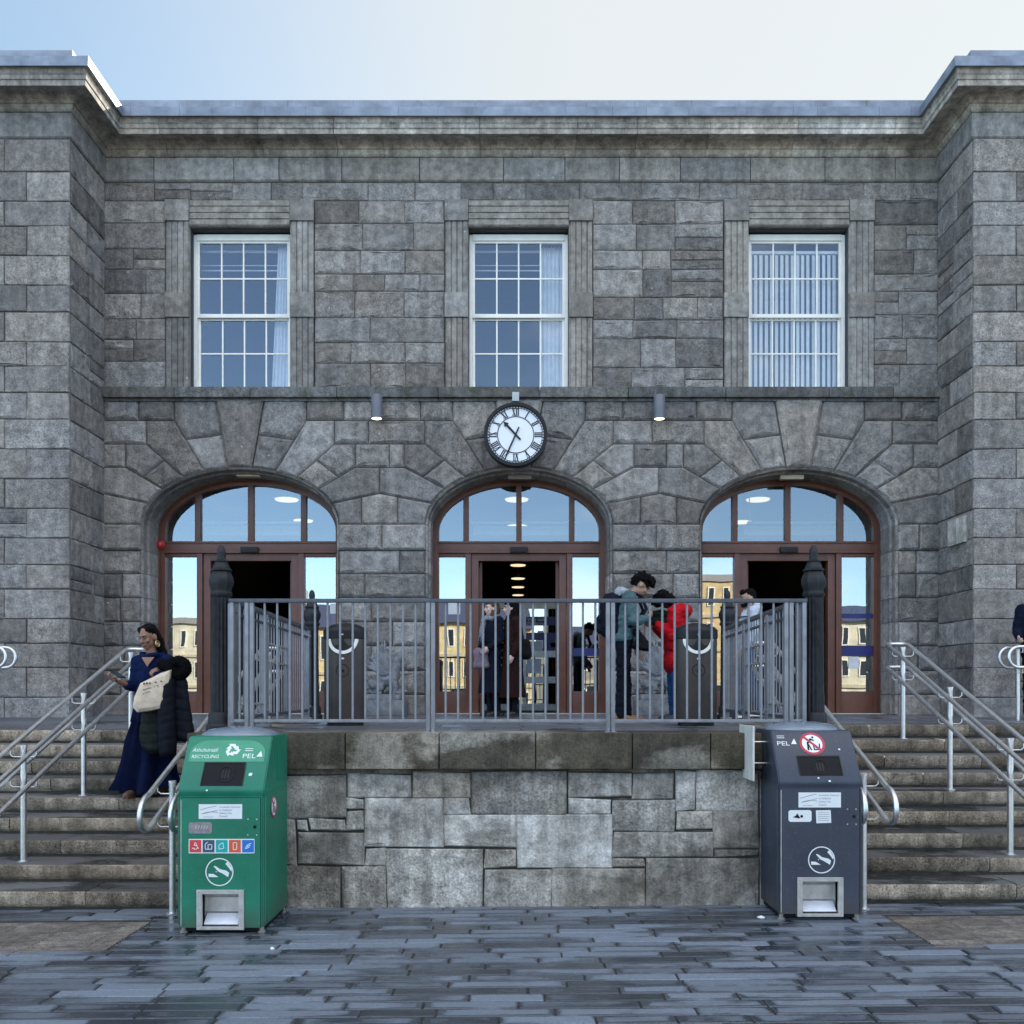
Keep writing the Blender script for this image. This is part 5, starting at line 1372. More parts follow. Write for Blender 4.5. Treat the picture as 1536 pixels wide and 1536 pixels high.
# ================================================================ light, sky, camera
SUN_EL, SUN_AZ = R(30), R(42)       # azimuth measured from +Y towards +X: behind the station, to the right
world = bpy.data.worlds.new('World'); SC.world = world; world.use_nodes = True
wn_ = world.node_tree; bg = wn_.nodes['Background']
sky = wn_.nodes.new('ShaderNodeTexSky'); sky.sky_type = 'NISHITA'; sky.sun_disc = False
sky.sun_elevation = SUN_EL; sky.sun_rotation = SUN_AZ; sky.air_density = 1.0; sky.dust_density = .5; sky.ozone_density = 1.5
# thin high cloud over the right half of the sky
tc = wn_.nodes.new('ShaderNodeTexCoord')
def wmath(op, a, b_): 
    n_ = wn_.nodes.new('ShaderNodeMath'); n_.operation = op
    for i, v in enumerate((a, b_)):
        if hasattr(v, 'links'): wn_.links.new(v, n_.inputs[i])
        else: n_.inputs[i].default_value = v
    return n_.outputs[0]
# sky behind the camera, brightened to lift the facade; bluer low, added cloud higher
sep = wn_.nodes.new('ShaderNodeSeparateXYZ'); wn_.links.new(tc.outputs['Generated'], sep.inputs[0])
def wrange(v, a, b_, c, d):
    n_ = wn_.nodes.new('ShaderNodeMapRange'); n_.interpolation_type = 'SMOOTHSTEP'; wn_.links.new(v, n_.inputs[0])
    for i, x in enumerate((a, b_, c, d)): n_.inputs[i + 1].default_value = x
    return n_.outputs[0]
def wmix(mode, fac, a, b_):
    n_ = wn_.nodes.new('ShaderNodeMix'); n_.data_type = 'RGBA'; n_.blend_type = mode
    for sock, v in ((n_.inputs[0], fac), (n_.inputs[6], a), (n_.inputs[7], b_)):
        if hasattr(v, 'links'): wn_.links.new(v, sock)
        elif hasattr(v, '__len__'): sock.default_value = (*v, 1)
        else: sock.default_value = v
    return n_.outputs[2]
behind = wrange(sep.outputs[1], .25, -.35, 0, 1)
high = wrange(sep.outputs[2], .42, .72, 0, 1)
cn_ = wn_.nodes.new('ShaderNodeTexNoise'); cn_.inputs['Scale'].default_value = 3.2; cn_.inputs['Detail'].default_value = 6
mp_ = wn_.nodes.new('ShaderNodeMapping'); mp_.inputs['Scale'].default_value = (1, 1, 2.6); wn_.links.new(tc.outputs['Generated'], mp_.inputs[0]); wn_.links.new(mp_.outputs[0], cn_.inputs['Vector'])
cloud = wrange(cn_.outputs[0], .50, .66, 0, 1)
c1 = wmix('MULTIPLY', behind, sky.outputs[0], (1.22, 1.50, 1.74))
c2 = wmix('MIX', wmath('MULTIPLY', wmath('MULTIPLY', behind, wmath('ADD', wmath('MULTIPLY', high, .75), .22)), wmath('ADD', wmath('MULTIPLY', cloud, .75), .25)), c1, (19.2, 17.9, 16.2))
veil = wmath('MULTIPLY', wrange(sep.outputs[0], -.46, .08, .30, .95), wrange(sep.outputs[1], -.1, .35, 0, 1))
c2 = wmix('MULTIPLY', wrange(sep.outputs[1], .1, .5, 0, 1), c2, (.72, .95, .95))
c3 = wmix('MIX', veil, c2, (3.3, 3.42, 3.42))
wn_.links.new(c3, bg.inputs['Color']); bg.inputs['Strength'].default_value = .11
sun = bpy.data.lights.new('sun', 'SUN'); sun.energy = 5; sun.angle = R(.53); sun.color = (1, .93, .82)
so = bpy.data.objects.new('sun', sun); COL.objects.link(so)
sd_ = Vector((math.sin(SUN_AZ) * math.cos(SUN_EL), math.cos(SUN_AZ) * math.cos(SUN_EL), math.sin(SUN_EL)))
so.rotation_euler = sd_.to_track_quat('Z', 'Y').to_euler(); so.location = (8, 30, 30)
cam = bpy.data.cameras.new('camera'); co = bpy.data.objects.new('camera', cam); COL.objects.link(co); SC.camera = co
co.location = (0, 0, CZ); co.rotation_euler = (R(90), 0, 0); cam.sensor_width = 36; cam.lens = 36 * F / 1536
cam.shift_x = (768 - CX) / 1536; cam.shift_y = (YH - 768) / 1536; cam.clip_start = .1; cam.clip_end = 2000
SC.view_settings.view_transform = 'Standard'; SC.view_settings.look = 'None'; SC.view_settings.exposure = 1.22; SC.view_settings.gamma = 1
SC.render.engine = 'CYCLES'; SC.render.resolution_x = SC.render.resolution_y = 1024
try: SC.cycles.max_bounces = 8; SC.cycles.transparent_max_bounces = 12; SC.cycles.sample_clamp_indirect = 4
except Exception: pass
# ================================================================ people (local frame: facing -Y, z up, metres)
def skin_mat(name, c): 
    m, nt, b = nodes(name); v = coords(nt); n = noi(nt, v, 14, 4)
    L(nt, ramp(nt, n, [(.3, [x * .9 for x in c]), (.7, [min(1, x * 1.08) for x in c])]), b.inputs['Base Color'])
    b.inputs['Roughness'].default_value = .5; b.inputs['Subsurface Weight'].default_value = .08; b.inputs['Subsurface Radius'].default_value = (.01, .004, .002); return m
def cloth(name, c, rough=.85, var=.2, bmp=.5, scale=22):
    m, nt, b = nodes(name); v = coords(nt); n = noi(nt, v, scale, 5)
    L(nt, ramp(nt, n, [(.3, [x * (1 - var) for x in c]), (.7, [min(1, x * (1 + var)) for x in c])]), b.inputs['Base Color'])
    b.inputs['Roughness'].default_value = rough; b.inputs['Specular IOR Level'].default_value = .12
    bump(nt, b, mth(nt, 'ADD', noi(nt, v, 9, 5), noi(nt, v, 160, 2)), bmp * 1.5, .016); return m
SK_B = skin_mat('brown_skin', (.25, .125, .075)); SK_T = skin_mat('tan_skin', (.36, .21, .14)); SK_P = skin_mat('fair_skin', (.55, .36, .29))
HAIR_D = cloth('black_hair', (.006, .005, .005), .5, .5, .9, 40); HAIR_B = cloth('light_brown_hair', (.16, .095, .05), .5, .4, .9, 40)
EYEW = plain('eye_white', (.22, .20, .19), .3); EYED = plain('dark_eye', (.015, .01, .01), .3); LIP = plain('lip', (.28, .09, .08), .5)
def rot_yp(yaw, pitch, roll=0): return (Matrix.Rotation(R(yaw), 3, 'Z') @ Matrix.Rotation(R(pitch), 3, 'X') @ Matrix.Rotation(R(roll), 3, 'Y'))
BASE = dict(pel=(0, 0, .95), wai=(0, 0, 1.08), che=(0, 0, 1.28), nek=(0, .015, 1.44), hed=(0, -.02, 1.585), yaw=0, pit=0, rol=0,
            shR=(-.165, .01, 1.40), elR=(-.21, .03, 1.12), haR=(-.215, -.05, .88), shL=(.165, .01, 1.40), elL=(.21, .03, 1.12), haL=(.215, -.05, .88),
            hiR=(-.085, 0, .93), knR=(-.09, -.015, .51), anR=(-.09, .02, .085), hiL=(.085, 0, .93), knL=(.09, -.015, .51), anL=(.09, .02, .085),
            hdR=None, hdL=None)
def vz(p): return Vector(p)
def along(a, b): return Vector((0, 0, 1)).rotation_difference((Vector(b) - Vector(a)).normalized()).to_matrix()
def hand(mb, wrist, d, side, curl=.5, pn=None):
    """palm, four unequal bent fingers and a thumb leaving the side of the palm"""
    d = Vector(d).normalized(); pn = Vector(pn).normalized() if pn is not None else Vector((side * -1.0, 0, 0)); pn = (pn - d * pn.dot(d)).normalized(); sd = d.cross(pn).normalized()
    w = Vector(wrist); m = Matrix((sd, pn, d)).transposed()
    mb.ell(w + d * .05, (.038, .017, .052), m, 12)
    for i, ln in enumerate((.068, .078, .074, .058)):
        b = w + d * .088 + sd * (-.028 + .0185 * i)
        k = b + (d * math.cos(curl * .6) + pn * math.sin(curl * .6)) * ln * .52; t = k + (d * math.cos(curl * 1.7) + pn * math.sin(curl * 1.7)) * ln * .48
        mb.cap(b, k, .0088, .0082, 8); mb.cap(k, t, .0082, .0068, 8)
    b = w + d * .028 - sd * .03 + pn * .006; k = b + (d * .6 - sd * .6 + pn * .5).normalized() * .036; t = k + (d * .85 - sd * .05 + pn * .5).normalized() * .030
    mb.cap(b, k, .011, .0095, 8); mb.cap(k, t, .0095, .0075, 8)
def body(o, J, skin, voxel=.0085, slim=1.0, curlR=.6, curlL=.6):
    b = MB(); J = {k: (Vector(v) if isinstance(v, tuple) and not isinstance(v[0], tuple) else v) for k, v in J.items()}
    ms = along(J['pel'], J['che'])
    b.ell(J['che'] + Vector((0, 0, -.01)), (.150 * slim, .105, .165), along(J['wai'], J['nek'])); b.ell(J['wai'], (.125 * slim, .095, .15), ms); b.ell(J['pel'], (.150 * slim, .112, .13), ms)
    b.cap(J['shR'], J['shL'], .055, .055); b.cap(J['nek'] + (J['che'] - J['nek']) * .25, J['hed'] + (J['nek'] - J['hed']) * .45, .052, .047)
    for s in 'RL':
        b.cap(J['sh' + s], J['el' + s], .048, .036); b.cap(J['el' + s], J['ha' + s], .037, .024)
        b.cap(J['hi' + s], J['kn' + s], .080 * slim, .052); b.cap(J['kn' + s], J['kn' + s].lerp(J['an' + s], .3), .05, .054); b.cap(J['kn' + s].lerp(J['an' + s], .3), J['an' + s], .052, .034)
        b.cap(J['an' + s] + Vector((0, .03, -.05)), J['an' + s] + Vector((0, -.12, -.06)), .034, .026)
        hd = J['hd' + s]; dr = hd[0] if hd else (J['ha' + s] - J['el' + s]); pn = hd[1] if hd and len(hd) > 1 else None
        hand(b, J['ha' + s], dr, 1 if s == 'L' else -1, curlR if s == 'R' else curlL, pn)
    h = J['hed']; m = rot_yp(J['yaw'], J['pit'], J['rol']); q = lambda x, y, z: h + m @ Vector((x, y, z))
    b.ell(q(0, .012, .025), (.075, .094, .098), m, 18); b.ell(q(0, -.022, -.04), (.058, .066, .078), m, 16); b.ell(q(0, -.058, -.088), (.026, .024, .02), m)
    b.cap(q(0, -.088, .012), q(0, -.108, -.024), .010, .0135, 8); b.ell(q(.012, -.094, -.028), (.009, .010, .008)); b.ell(q(-.012, -.094, -.028), (.009, .010, .008))
    b.ell(q(0, -.080, .032), (.05, .014, .012), m); b.ell(q(0, -.084, -.058), (.024, .012, .012), m)
    for s in (-1, 1): b.ell(q(s * .076, .012, -.012), (.012, .022, .034), m); b.ell(q(s * .042, -.066, -.022), (.022, .018, .02), m)
    bo = solid(b, 'body', skin, o, voxel, 3)
    f = MB()
    for s in (-1, 1):
        f.ell(q(s * .031, -.0815, .010), (.0135, .006, .0065), m, 10, 0); f.ell(q(s * .031, -.087, .0105), (.0062, .003, .0062), m, 8, 1)
    build(f, 'eyes', [EYEW, EYED], o, smooth=60)
    f = MB()
    for s in (-1, 1): f.cap(q(s * .014, -.0915, .030), q(s * .048, -.080, .032), .0045, .0035, 6)
    build(f, 'eyebrows', EYED, o, smooth=60)
    f = MB(); f.cap(q(-.017, -.090, -.060), q(.017, -.090, -.060), .0065, .0065, 8); f.ell(q(0, -.094, -.060), (.018, .005, .007), m); build(f, 'lips', LIP, o, smooth=60)
    return bo, q, m
def top(o, name, mat, J, hem=.88, pad=.022, sleeve=(.066, .052, .042), cuff=.93, voxel=.012, disp=.007, seed=1, extra=None, slim=1, slv='RL'):
    b = MB(); J = {k: (Vector(v) if isinstance(v, tuple) and not isinstance(v[0], tuple) else v) for k, v in J.items()}
    b.ell(J['che'] + Vector((0, 0, -.01)), (.150 * slim + pad, .105 + pad, .175 + pad * .5), along(J['wai'], J['nek']))
    b.cap(J['wai'] + Vector((-.05, 0, 0)), J['wai'] + Vector((.05, 0, 0)), .098 + pad, .098 + pad)
    b.cap(J['pel'] + Vector((-.055, 0, hem - .93 + .06)), J['pel'] + Vector((.055, 0, hem - .93 + .06)), .105 + pad, .105 + pad)
    b.cap(J['wai'] + Vector((-.05, 0, -.06)), J['che'] + Vector((-.045, 0, -.06)), .1 + pad, .105 + pad); b.cap(J['wai'] + Vector((.05, 0, -.06)), J['che'] + Vector((.045, 0, -.06)), .1 + pad, .105 + pad)
    b.cap(J['shR'], J['shL'], .056 + pad * .5, .056 + pad * .5); b.cap(J['che'], J['nek'] + (J['che'] - J['nek']) * .2, .09, .062)
    for s in slv:
        e = J['el' + s].lerp(J['ha' + s], cuff); b.cap(J['sh' + s], J['el' + s], *sleeve[:2]); b.cap(J['el' + s], e, sleeve[1], sleeve[2])
    if extra: extra(b)
    return solid(b, name, mat, o, voxel, 3, disp, 9, seed)
def trousers(o, mat, J, voxel=.012, w=1.0, seed=3, name='trousers'):
    b = MB(); J = {k: (Vector(v) if isinstance(v, tuple) and not isinstance(v[0], tuple) else v) for k, v in J.items()}
    b.cap(J['pel'] + Vector((-.05, 0, .0)), J['pel'] + Vector((.05, 0, .0)), .122, .122); b.cap(J['pel'] + Vector((-.05, 0, .09)), J['pel'] + Vector((.05, 0, .09)), .108, .108)
    for s in 'RL': b.cap(J['hi' + s], J['kn' + s], .095 * w, .070 * w); b.cap(J['kn' + s], J['an' + s] + Vector((0, 0, .0)), .068 * w, .058 * w)
    return solid(b, name, mat, o, voxel, 3, .008, 10, seed)
def shoes(o, mat, J, sole=None, hi=.0):
    for s in 'RL':
        a = Vector(J['an' + s]); b = MB(); b.cap(a + Vector((0, .035, -.035)), a + Vector((0, -.08, -.045)), .045, .04); b.cap(a + Vector((0, -.08, -.048)), a + Vector((0, -.15, -.055)), .04, .032); b.cap(a + Vector((0, .02, -.03)), a + Vector((0, .01, .02 + hi)), .046, .046)
        sh = solid(b, 'shoe', mat, o, .009, 2)
        z0 = a.z - .085; bm_ = MB(); ring_ = []
        pts = [(.034 * math.cos(t), (.03 if math.sin(t) > 0 else 0) + .045 * math.sin(t)) for t in [math.pi * i / 8 for i in range(9)]] + [(-.038, -.10), (-.03, -.165), (0, -.19), (.03, -.165), (.038, -.10)]
        bm_.prism([(a.x + x * 1.12, a.y + y * 1.02) for x, y in pts], lambda u, v, w: Vector((u, v, w)), z0, z0 + .026)
        build(bm_, 'sole', sole or mat, sh)
def hair(o, mat, q, m, parts, voxel=.010, disp=.006, ds=30, seed=5):
    b = MB()
    for c, r in parts: b.ell(q(*c), r, m, 14)
    return solid(b, 'hair', mat, o, voxel, 2, disp, ds, seed)
def person(label, loc, rz, s=1.0, group=None):
    o = root('person', label, 'person', loc, R(rz), group); o.scale = (s, s, s); return o

# ---- woman in blue on the left stairs
DWm = 9.62; pw = F / DWm
w1 = person('woman in a navy blue dress on the left stairs looking at her phone', (PX(229, DWm), DWm, .692), 0)
lxw = lambda q: (q - 229) / pw
lzw = lambda q: (1194 - q) / pw
J = dict(BASE); J.update(pel=(0, .02, .93), wai=(-.0, .02, 1.07), che=(0, .01, 1.24), nek=(-.005, .0, 1.405), hed=(-.03, -.03, 1.575), yaw=-22, pit=16, rol=-5,
     shR=(-.15, .0, 1.345), elR=(-.185, -.02, 1.09), haR=(-.265, -.19, 1.135), shL=(.145, .0, 1.345), elL=(.245, -.05, 1.13), haL=(.16, -.19, 1.27),
     hdR=((-.6, -.55, .35), (.3, -.2, 1)), hdL=((-.75, -.5, -.35), (0, .5, -1)), anR=(-.16, -.12, .085), knR=(-.095, -.03, .5), anL=(.06, .05, .12), knL=(.07, -.04, .52))
_, q, m = body(w1, J, SK_B, .0075, .93, .9, 1.1)
hair(w1, HAIR_D, q, m, [((0, .03, .045), (.083, .095, .092)), ((0, .075, .0), (.075, .06, .09)), ((.02, .10, -.09), (.055, .05, .12)), ((.03, .10, -.2), (.05, .04, .12)), ((.048, -.008, .082), (.042, .05, .038)), ((-.048, -.008, .082), (.042, .05, .038))], .009, .004, 40)
b = MB()
for s in (-1, 1): b.tube([q(s * .082 + .0 * t, .008 + .026 * math.sin(t), -.075 + .030 * math.cos(t)) for t in [2 * math.pi * i / 16 for i in range(16)]], .006, 6, True); b.ell(q(s * .082, .008, -.078), (.006, .016, .018), m)
build(b, 'earring', plain('gold_earring', (.55, .42, .22), .3, .8), w1, smooth=60)
NAVY = cloth('navy_blue_cotton', (.004, .013, .06), .8, .3, .6, 18); NAVY2 = cloth('deep_navy_chiffon', (.003, .008, .040), .75, .3, .6, 14)
top(w1, 'kurta_top', NAVY, J, .95, .018, (.060, .052, .050), .35, .010, .005, 4, slim=.93)
b = MB(); rows = []; nn = 64
prof = [(1.00, .158, .125, 0, 0, .0), (.88, .185, .150, -.005, 0, .006), (.74, .205, .165, -.015, 0, .012), (.735, .19, .155, -.015, 0, .014), (.55, .235, .19, -.03, 0, .02), (.36, .235, .185, -.05, -.01, .03), (.20, .262, .205, -.07, -.02, .04), (.085, .292, .225, -.085, -.02, .05), (.07, .285, .22, -.085, -.02, .05)]
for z, rx, ry, cx_, cy_, pl_ in prof:
    rows.append([Vector((cx_ + (rx + 1.5 * pl_ * math.sin(9 * t + 1.3 * math.sin(3 * t)) * .9) * math.cos(t), cy_ + .02 + (ry + 1.5 * pl_ * math.sin(9 * t + 1.3 * math.sin(3 * t))) * math.sin(t), z + (.035 * math.sin(t * 2 + 1) * (1 if z < .1 else 0)) + (.03 * math.cos(t) * (1 if z < .3 else 0)))) for t in [2 * math.pi * i / nn for i in range(nn)]])
b.loft(rows, caps=False); build(b, 'skirt', NAVY2, w1, smooth=80)
b = MB()   # scarf round the neck
b.tube([(.105 * math.cos(t) - .005, .005 + .085 * math.sin(t), 1.405 + .012 * math.sin(t) - .01 * math.cos(3 * t)) for t in [2 * math.pi * i / 20 for i in range(20)]], .026, 8, True)
b.cap((-.10, .02, 1.39), (-.155, .06, 1.2), .03, .035); b.cap((.10, .02, 1.39), (.15, .07, 1.1), .03, .04)
solid(b, 'scarf', NAVY, w1, .010, 2, .005, 18, 2)
b = MB()   # neckline: skin shows in a V
b.add([(-.060, -.128, 1.372), (.060, -.128, 1.372), (.0, -.148, 1.285)], [(0, 1, 2)]); b.add([(-.062, -.120, 1.376), (.062, -.120, 1.376), (.0, -.138, 1.28), (-.062, -.09, 1.376), (.062, -.09, 1.376)], [(0, 3, 4, 1), (0, 2, 1)])
build(b, 'neckline', SK_B, w1)
shoes(w1, plain('tan_sandal', (.12, .07, .04), .6), J)
# folded puffer coat hung over her forearm, a thing she carries
PUFF = cloth('dark_green_quilted_nylon', (.014, .018, .016), .6, .25, .3, 10); PUFF2 = cloth('black_quilted_nylon', (.006, .008, .013), .6, .25, .3, 10); FUR = cloth('dark_fleece', (.006, .0055, .007), .95, .5, 1, 60)
cl_ = root('puffer_coat', 'dark quilted puffer coat draped over the forearm of the woman in blue', 'coat', (PX(255, 9.38), 9.38, .692))
pz = lambda q: (1194 - q) / pw
px_ = lambda q: (q - 255) / (F / 9.38)
b = MB()
for i, (z, xa, xb) in enumerate(((1072, 262, 248), (1090, 232, 262), (1106, 231, 263), (1122, 236, 262))):
    pass
def hang(name, edges, yy, ry, mat, sd, gap=.10):
    """a hanging quilted panel: left and right edges in picture rows, shallow stitched channels"""
    b = MB(); rows = []; n = 28; zs = [pz(e[0]) for e in edges]
    ztop, zbot = zs[0], zs[-1]; k = 40; seams = max(2, round((ztop - zbot) / gap))
    for i in range(k + 1):
        t = i / k; z = ztop + (zbot - ztop) * t
        for a, c in zip(edges, edges[1:]):
            if pz(a[0]) >= z >= pz(c[0]) - 1e-6: break
        f = (pz(a[0]) - z) / max(1e-6, pz(a[0]) - pz(c[0])); xl = px_(a[1] + (c[1] - a[1]) * f); xr = px_(a[2] + (c[2] - a[2]) * f)
        ph = (t * seams) % 1; q_ = 1 - .16 * max(0, 1 - min(ph, 1 - ph) * 6); endt = min(1, .45 + min(t, 1 - t) * 9)
        rows.append([Vector(((xl + xr) / 2 + (xr - xl) / 2 * math.cos(u) * (.55 + .45 * q_) * (.8 + .2 * endt), yy + ry * q_ * endt * math.sin(u) + .016 * math.sin(u * 2 + sd) + .010 * noise.noise(Vector((math.cos(u) * 2, z * 9, sd))), z + .022 * math.cos(u) * math.sin(sd) + .012 * noise.noise(Vector((u, z * 3, sd))))) for u in [2 * math.pi * m_ / n for m_ in range(n)]])
    b.loft(rows); return build(b, name, mat, cl_, smooth=70)
hang('back_panel', [(1040, 214, 246), (1070, 211, 246), (1100, 207, 248), (1116, 210, 247), (1128, 224, 247)], .03, .07, PUFF, 3)
hang('front_panel', [(1016, 256, 280), (1040, 254, 282), (1075, 252, 288), (1100, 250, 293), (1112, 256, 296)], .02, .075, PUFF2, 5, .11)
hang('sleeve', [(1022, 240, 266), (1050, 238, 266), (1090, 239, 267), (1118, 241, 268), (1132, 243, 267)], -.065, .055, PUFF2, 1.2, .085)
b = MB(); c0 = Vector((px_(268), -.02, pz(1003)))
b.tube([c0 + Vector((.072 * math.cos(t), -.0, .066 * math.sin(t))) for t in [2 * math.pi * i / 20 for i in range(20)]], .055, 10, True); b.tube([c0 + Vector((-.01 + .06 * math.cos(t), .09, .06 * math.sin(t))) for t in [2 * math.pi * i / 20 for i in range(20)]], .055, 10, True); b.cap(c0 + Vector((-.16, .03, .03)), c0 + Vector((-.05, .03, .01)), .055, .07)
solid(b, 'hood_roll', FUR, cl_, .010, 1, .008, 45, 6)
# paper bag and phone
bagm = plain('kraft_paper', (.60, .49, .36), .8, var=.2, scale=12, bmp=1)
bg_ = root('paper_bag', 'crumpled brown paper bag held by the woman in blue', 'paper bag', (PX(229, 9.30), 9.30, .692)); s9 = F / 9.30
bx = lambda q: (q - 229) / s9
bz = lambda q: (1191 - q) / s9 - .0
out = [(257, 997), (253, 1028), (248, 1054), (228, 1058), (208, 1060), (201, 1052), (203, 1038), (212, 1017), (230, 1008), (243, 1001)]
b = MB(); mid = [(bx(x), bz(y)) for x, y in out]; cxb, czb = sum(p_[0] for p_ in mid) / 10, sum(p_[1] for p_ in mid) / 10
rows = []
for f_, yy in ((.80, .06), (.97, .03), (1.0, 0), (.97, -.03), (.78, -.052)): rows.append([Vector((cxb + (x - cxb) * f_ + random.uniform(-.006, .006), yy + random.uniform(-.006, .006), czb + (z - czb) * f_ + random.uniform(-.006, .006))) for x, z in mid])
b.loft(rows, caps=False)
inn = [Vector((cxb + random.uniform(-.03, .03), -.062, czb + random.uniform(-.05, .05)))]
o_ = len(b.v)
fr_ = rows[-1]; k_ = len(fr_)
ring2 = [p_.lerp(Vector((cxb, -.055, czb)), .5) + Vector((random.uniform(-.008, .008), random.uniform(-.014, .006), random.uniform(-.01, .01))) for p_ in fr_]
b.add(fr_ + ring2 + inn, [(i, (i + 1) % k_, k_ + (i + 1) % k_, k_ + i) for i in range(k_)] + [(k_ + i, k_ + (i + 1) % k_, 2 * k_) for i in range(k_)])
b.add(rows[0], [list(range(k_))])
build(b, 'bag', bagm, bg_, smooth=20)
b = MB()
tilt = Matrix.Rotation(R(12), 3, 'Y')
for row, (sz, n_, y0_) in enumerate(((.026, 7, 1019), (.016, 9, 1027), (.012, 6, 1033))):
    for i in range(n_):
        x_ = bx(219) + i * sz * 1.05; z_ = bz(y0_) + i * .0045
        if random.random() < .9: b.box(x_, x_ + sz * .7, -.0725, -.0715, z_, z_ + sz * random.uniform(.5, 1.0) * .8)
build(b, 'print', M_['ink'], bg_)
ph = root('phone', 'dark phone in the hand of the woman in blue', 'phone', (PX(177, 9.36), 9.36, PZ(1012, 9.36)))
b = MB(); b.box(-.036, .036, -.075, .075, -.005, .005, .004, mat=Matrix.Rotation(R(60), 4, 'Z') @ Matrix.Rotation(R(25), 4, 'X')); build(b, 'phone_body', M_['black'], ph, smooth=40)
b = MB(); b.box(-.033, .033, -.07, .07, .0052, .006, mat=Matrix.Rotation(R(60), 4, 'Z') @ Matrix.Rotation(R(25), 4, 'X')); build(b, 'screen', plain('dark_glass_screen', (.02, .025, .03), .08), ph)

# ---- man with the backpack, stooping, facing right
DM = 10.8; pm = F / DM
m1 = person('man in a teal jacket with a navy backpack stooping on the landing', (PX(935, DM), DM, ZL), 90, 1.0, None)
J = dict(BASE); J.update(pel=(0, .02, .93), wai=(0, .005, 1.08), che=(0, -.01, 1.27), nek=(0, -.085, 1.435), hed=(0, -.20, 1.525), pit=42, yaw=8,
     shR=(-.175, -.045, 1.39), elR=(-.22, -.09, 1.11), haR=(-.12, -.235, 1.15), hdR=((.4, -.6, .4), (.6, .3, .4)), shL=(.175, -.045, 1.39), elL=(.21, -.06, 1.10), haL=(.19, -.16, .84),
     anR=(-.085, .045, .085), anL=(.09, -.05, .085), knR=(-.09, .02, .51), knL=(.09, -.03, .51))
_, q, m = body(m1, J, SK_T, .0085)
hair(m1, HAIR_D, q, m, [((0, .025, .06), (.092, .105, .085)), ((0, .08, .02), (.08, .06, .09)), ((0, -.055, .09), (.075, .055, .05)), ((.05, .03, .1), (.05, .05, .04)), ((-.05, .0, .1), (.05, .05, .04)), ((0, -.02, .125), (.06, .06, .035))], .010, .016, 28)
TEAL = cloth('teal_grey_jacket', (.085, .15, .158), .75, .2, .6); JEAN = cloth('dark_denim', (.008, .011, .020), .85, .35, .7, 60); GREYH = cloth('grey_hood', (.38, .40, .42), .9)
top(m1, 'jacket', TEAL, J, .90, .03, (.074, .060, .048), .92, .012, .010, 7)
b = MB(); b.tube([(.10 * math.cos(t), -.045 + .085 * math.sin(t), 1.435 + .045 * math.sin(t)) for t in [2 * math.pi * i / 18 for i in range(18)]], .034, 8, True); b.ell((0, .05, 1.43), (.10, .05, .075)); solid(b, 'hood', GREYH, m1, .010, 2, .006, 20, 8)
trousers(m1, JEAN, J, w=1.0, seed=9); shoes(m1, plain('tan_suede_shoe', (.22, .125, .065), .8), J, M_['white'])
bp = root('backpack', 'navy backpack on the back of the man in the teal jacket', 'backpack', (PX(935, DM) + .085, DM, ZL - .03), R(90))
NB = cloth('navy_nylon', (.006, .009, .019), .6, .3, .5, 20)
b = MB(); b.cap((-.09, .215, 1.36), (.09, .215, 1.36), .105, .105); b.cap((-.09, .235, 1.08), (.09, .235, 1.08), .11, .11); b.cap((-.08, .225, 1.36), (-.08, .24, 1.08), .11, .115); b.cap((.08, .225, 1.36), (.08, .24, 1.08), .11, .115); solid(b, 'main_bag', NB, bp, .012, 2, .006, 16, 3)
b = MB(); b.cap((-.07, .325, 1.18), (.07, .325, 1.18), .05, .05); b.cap((-.07, .33, 1.07), (.07, .33, 1.07), .055, .055); b.cap((0, .33, 1.18), (0, .335, 1.07), .06, .06); solid(b, 'front_pocket', NB, bp, .012, 2, .004, 16, 4)
for s in (-1, 1):
    b = MB(); b.tube([(s * .12, .16, 1.40), (s * .125, .02, 1.475), (s * .13, -.10, 1.42), (s * .145, -.155, 1.28), (s * .165, -.06, 1.12), (s * .14, .14, 1.05)], .018, 8); build(b, 'strap', NB, bp, smooth=60)
sb = root('shoulder_bag', 'small black bag hanging at the hip of the man with the backpack', 'bag', (PX(962, DM - .1), DM - .1, ZL + .8), R(90))
b = MB(); b.cap((-.05, -.04, .05), (-.05, .06, .20), .05, .04); b.cap((-.05, -.05, .03), (-.05, .07, .06), .055, .05); solid(b, 'pouch', cloth('black_leather', (.006, .006, .007), .5), sb, .011, 2, .004, 12, 2)
b = MB(); b.tube([(-.05, .05, .2), (-.07, .10, .35), (-.06, .2, .55)], .010, 6); build(b, 'strap', M_['black'], sb, smooth=60)

# ---- person in red, bent forward, facing left
DRd = 10.95; m2_ = person('person in a bright red jacket bending over behind the right litter bin', (PX(1010, DRd), DRd, ZL), -90)
J = dict(BASE); J.update(pel=(0, .03, .82), wai=(0, .02, .95), che=(0, .0, 1.11), nek=(0, -.055, 1.25), hed=(0, -.11, 1.335), pit=40, yaw=-10,
     shR=(-.155, -.01, 1.215), elR=(-.20, .0, .96), haR=(-.14, -.20, 1.08), hdR=((.3, -.8, .3), (.6, .2, .3)), shL=(.155, -.01, 1.215), elL=(.2, -.02, .97), haL=(.14, -.21, 1.09), hdL=((-.3, -.8, .3), (-.6, .2, .3)),
     hiR=(-.08, .03, .80), hiL=(.08, .03, .80), knR=(-.085, .0, .44), knL=(.085, .02, .44), anR=(-.09, .02, .085), anL=(.085, .06, .085))
_, q, m = body(m2_, J, SK_T, .0085)
hair(m2_, HAIR_D, q, m, [((0, .02, .055), (.1, .11, .095)), ((0, .07, .0), (.095, .075, .11)), ((.06, -.02, -.01), (.04, .07, .1)), ((-.06, -.02, -.01), (.04, .07, .1)), ((0, -.06, .08), (.08, .05, .05))], .010, .014, 26)
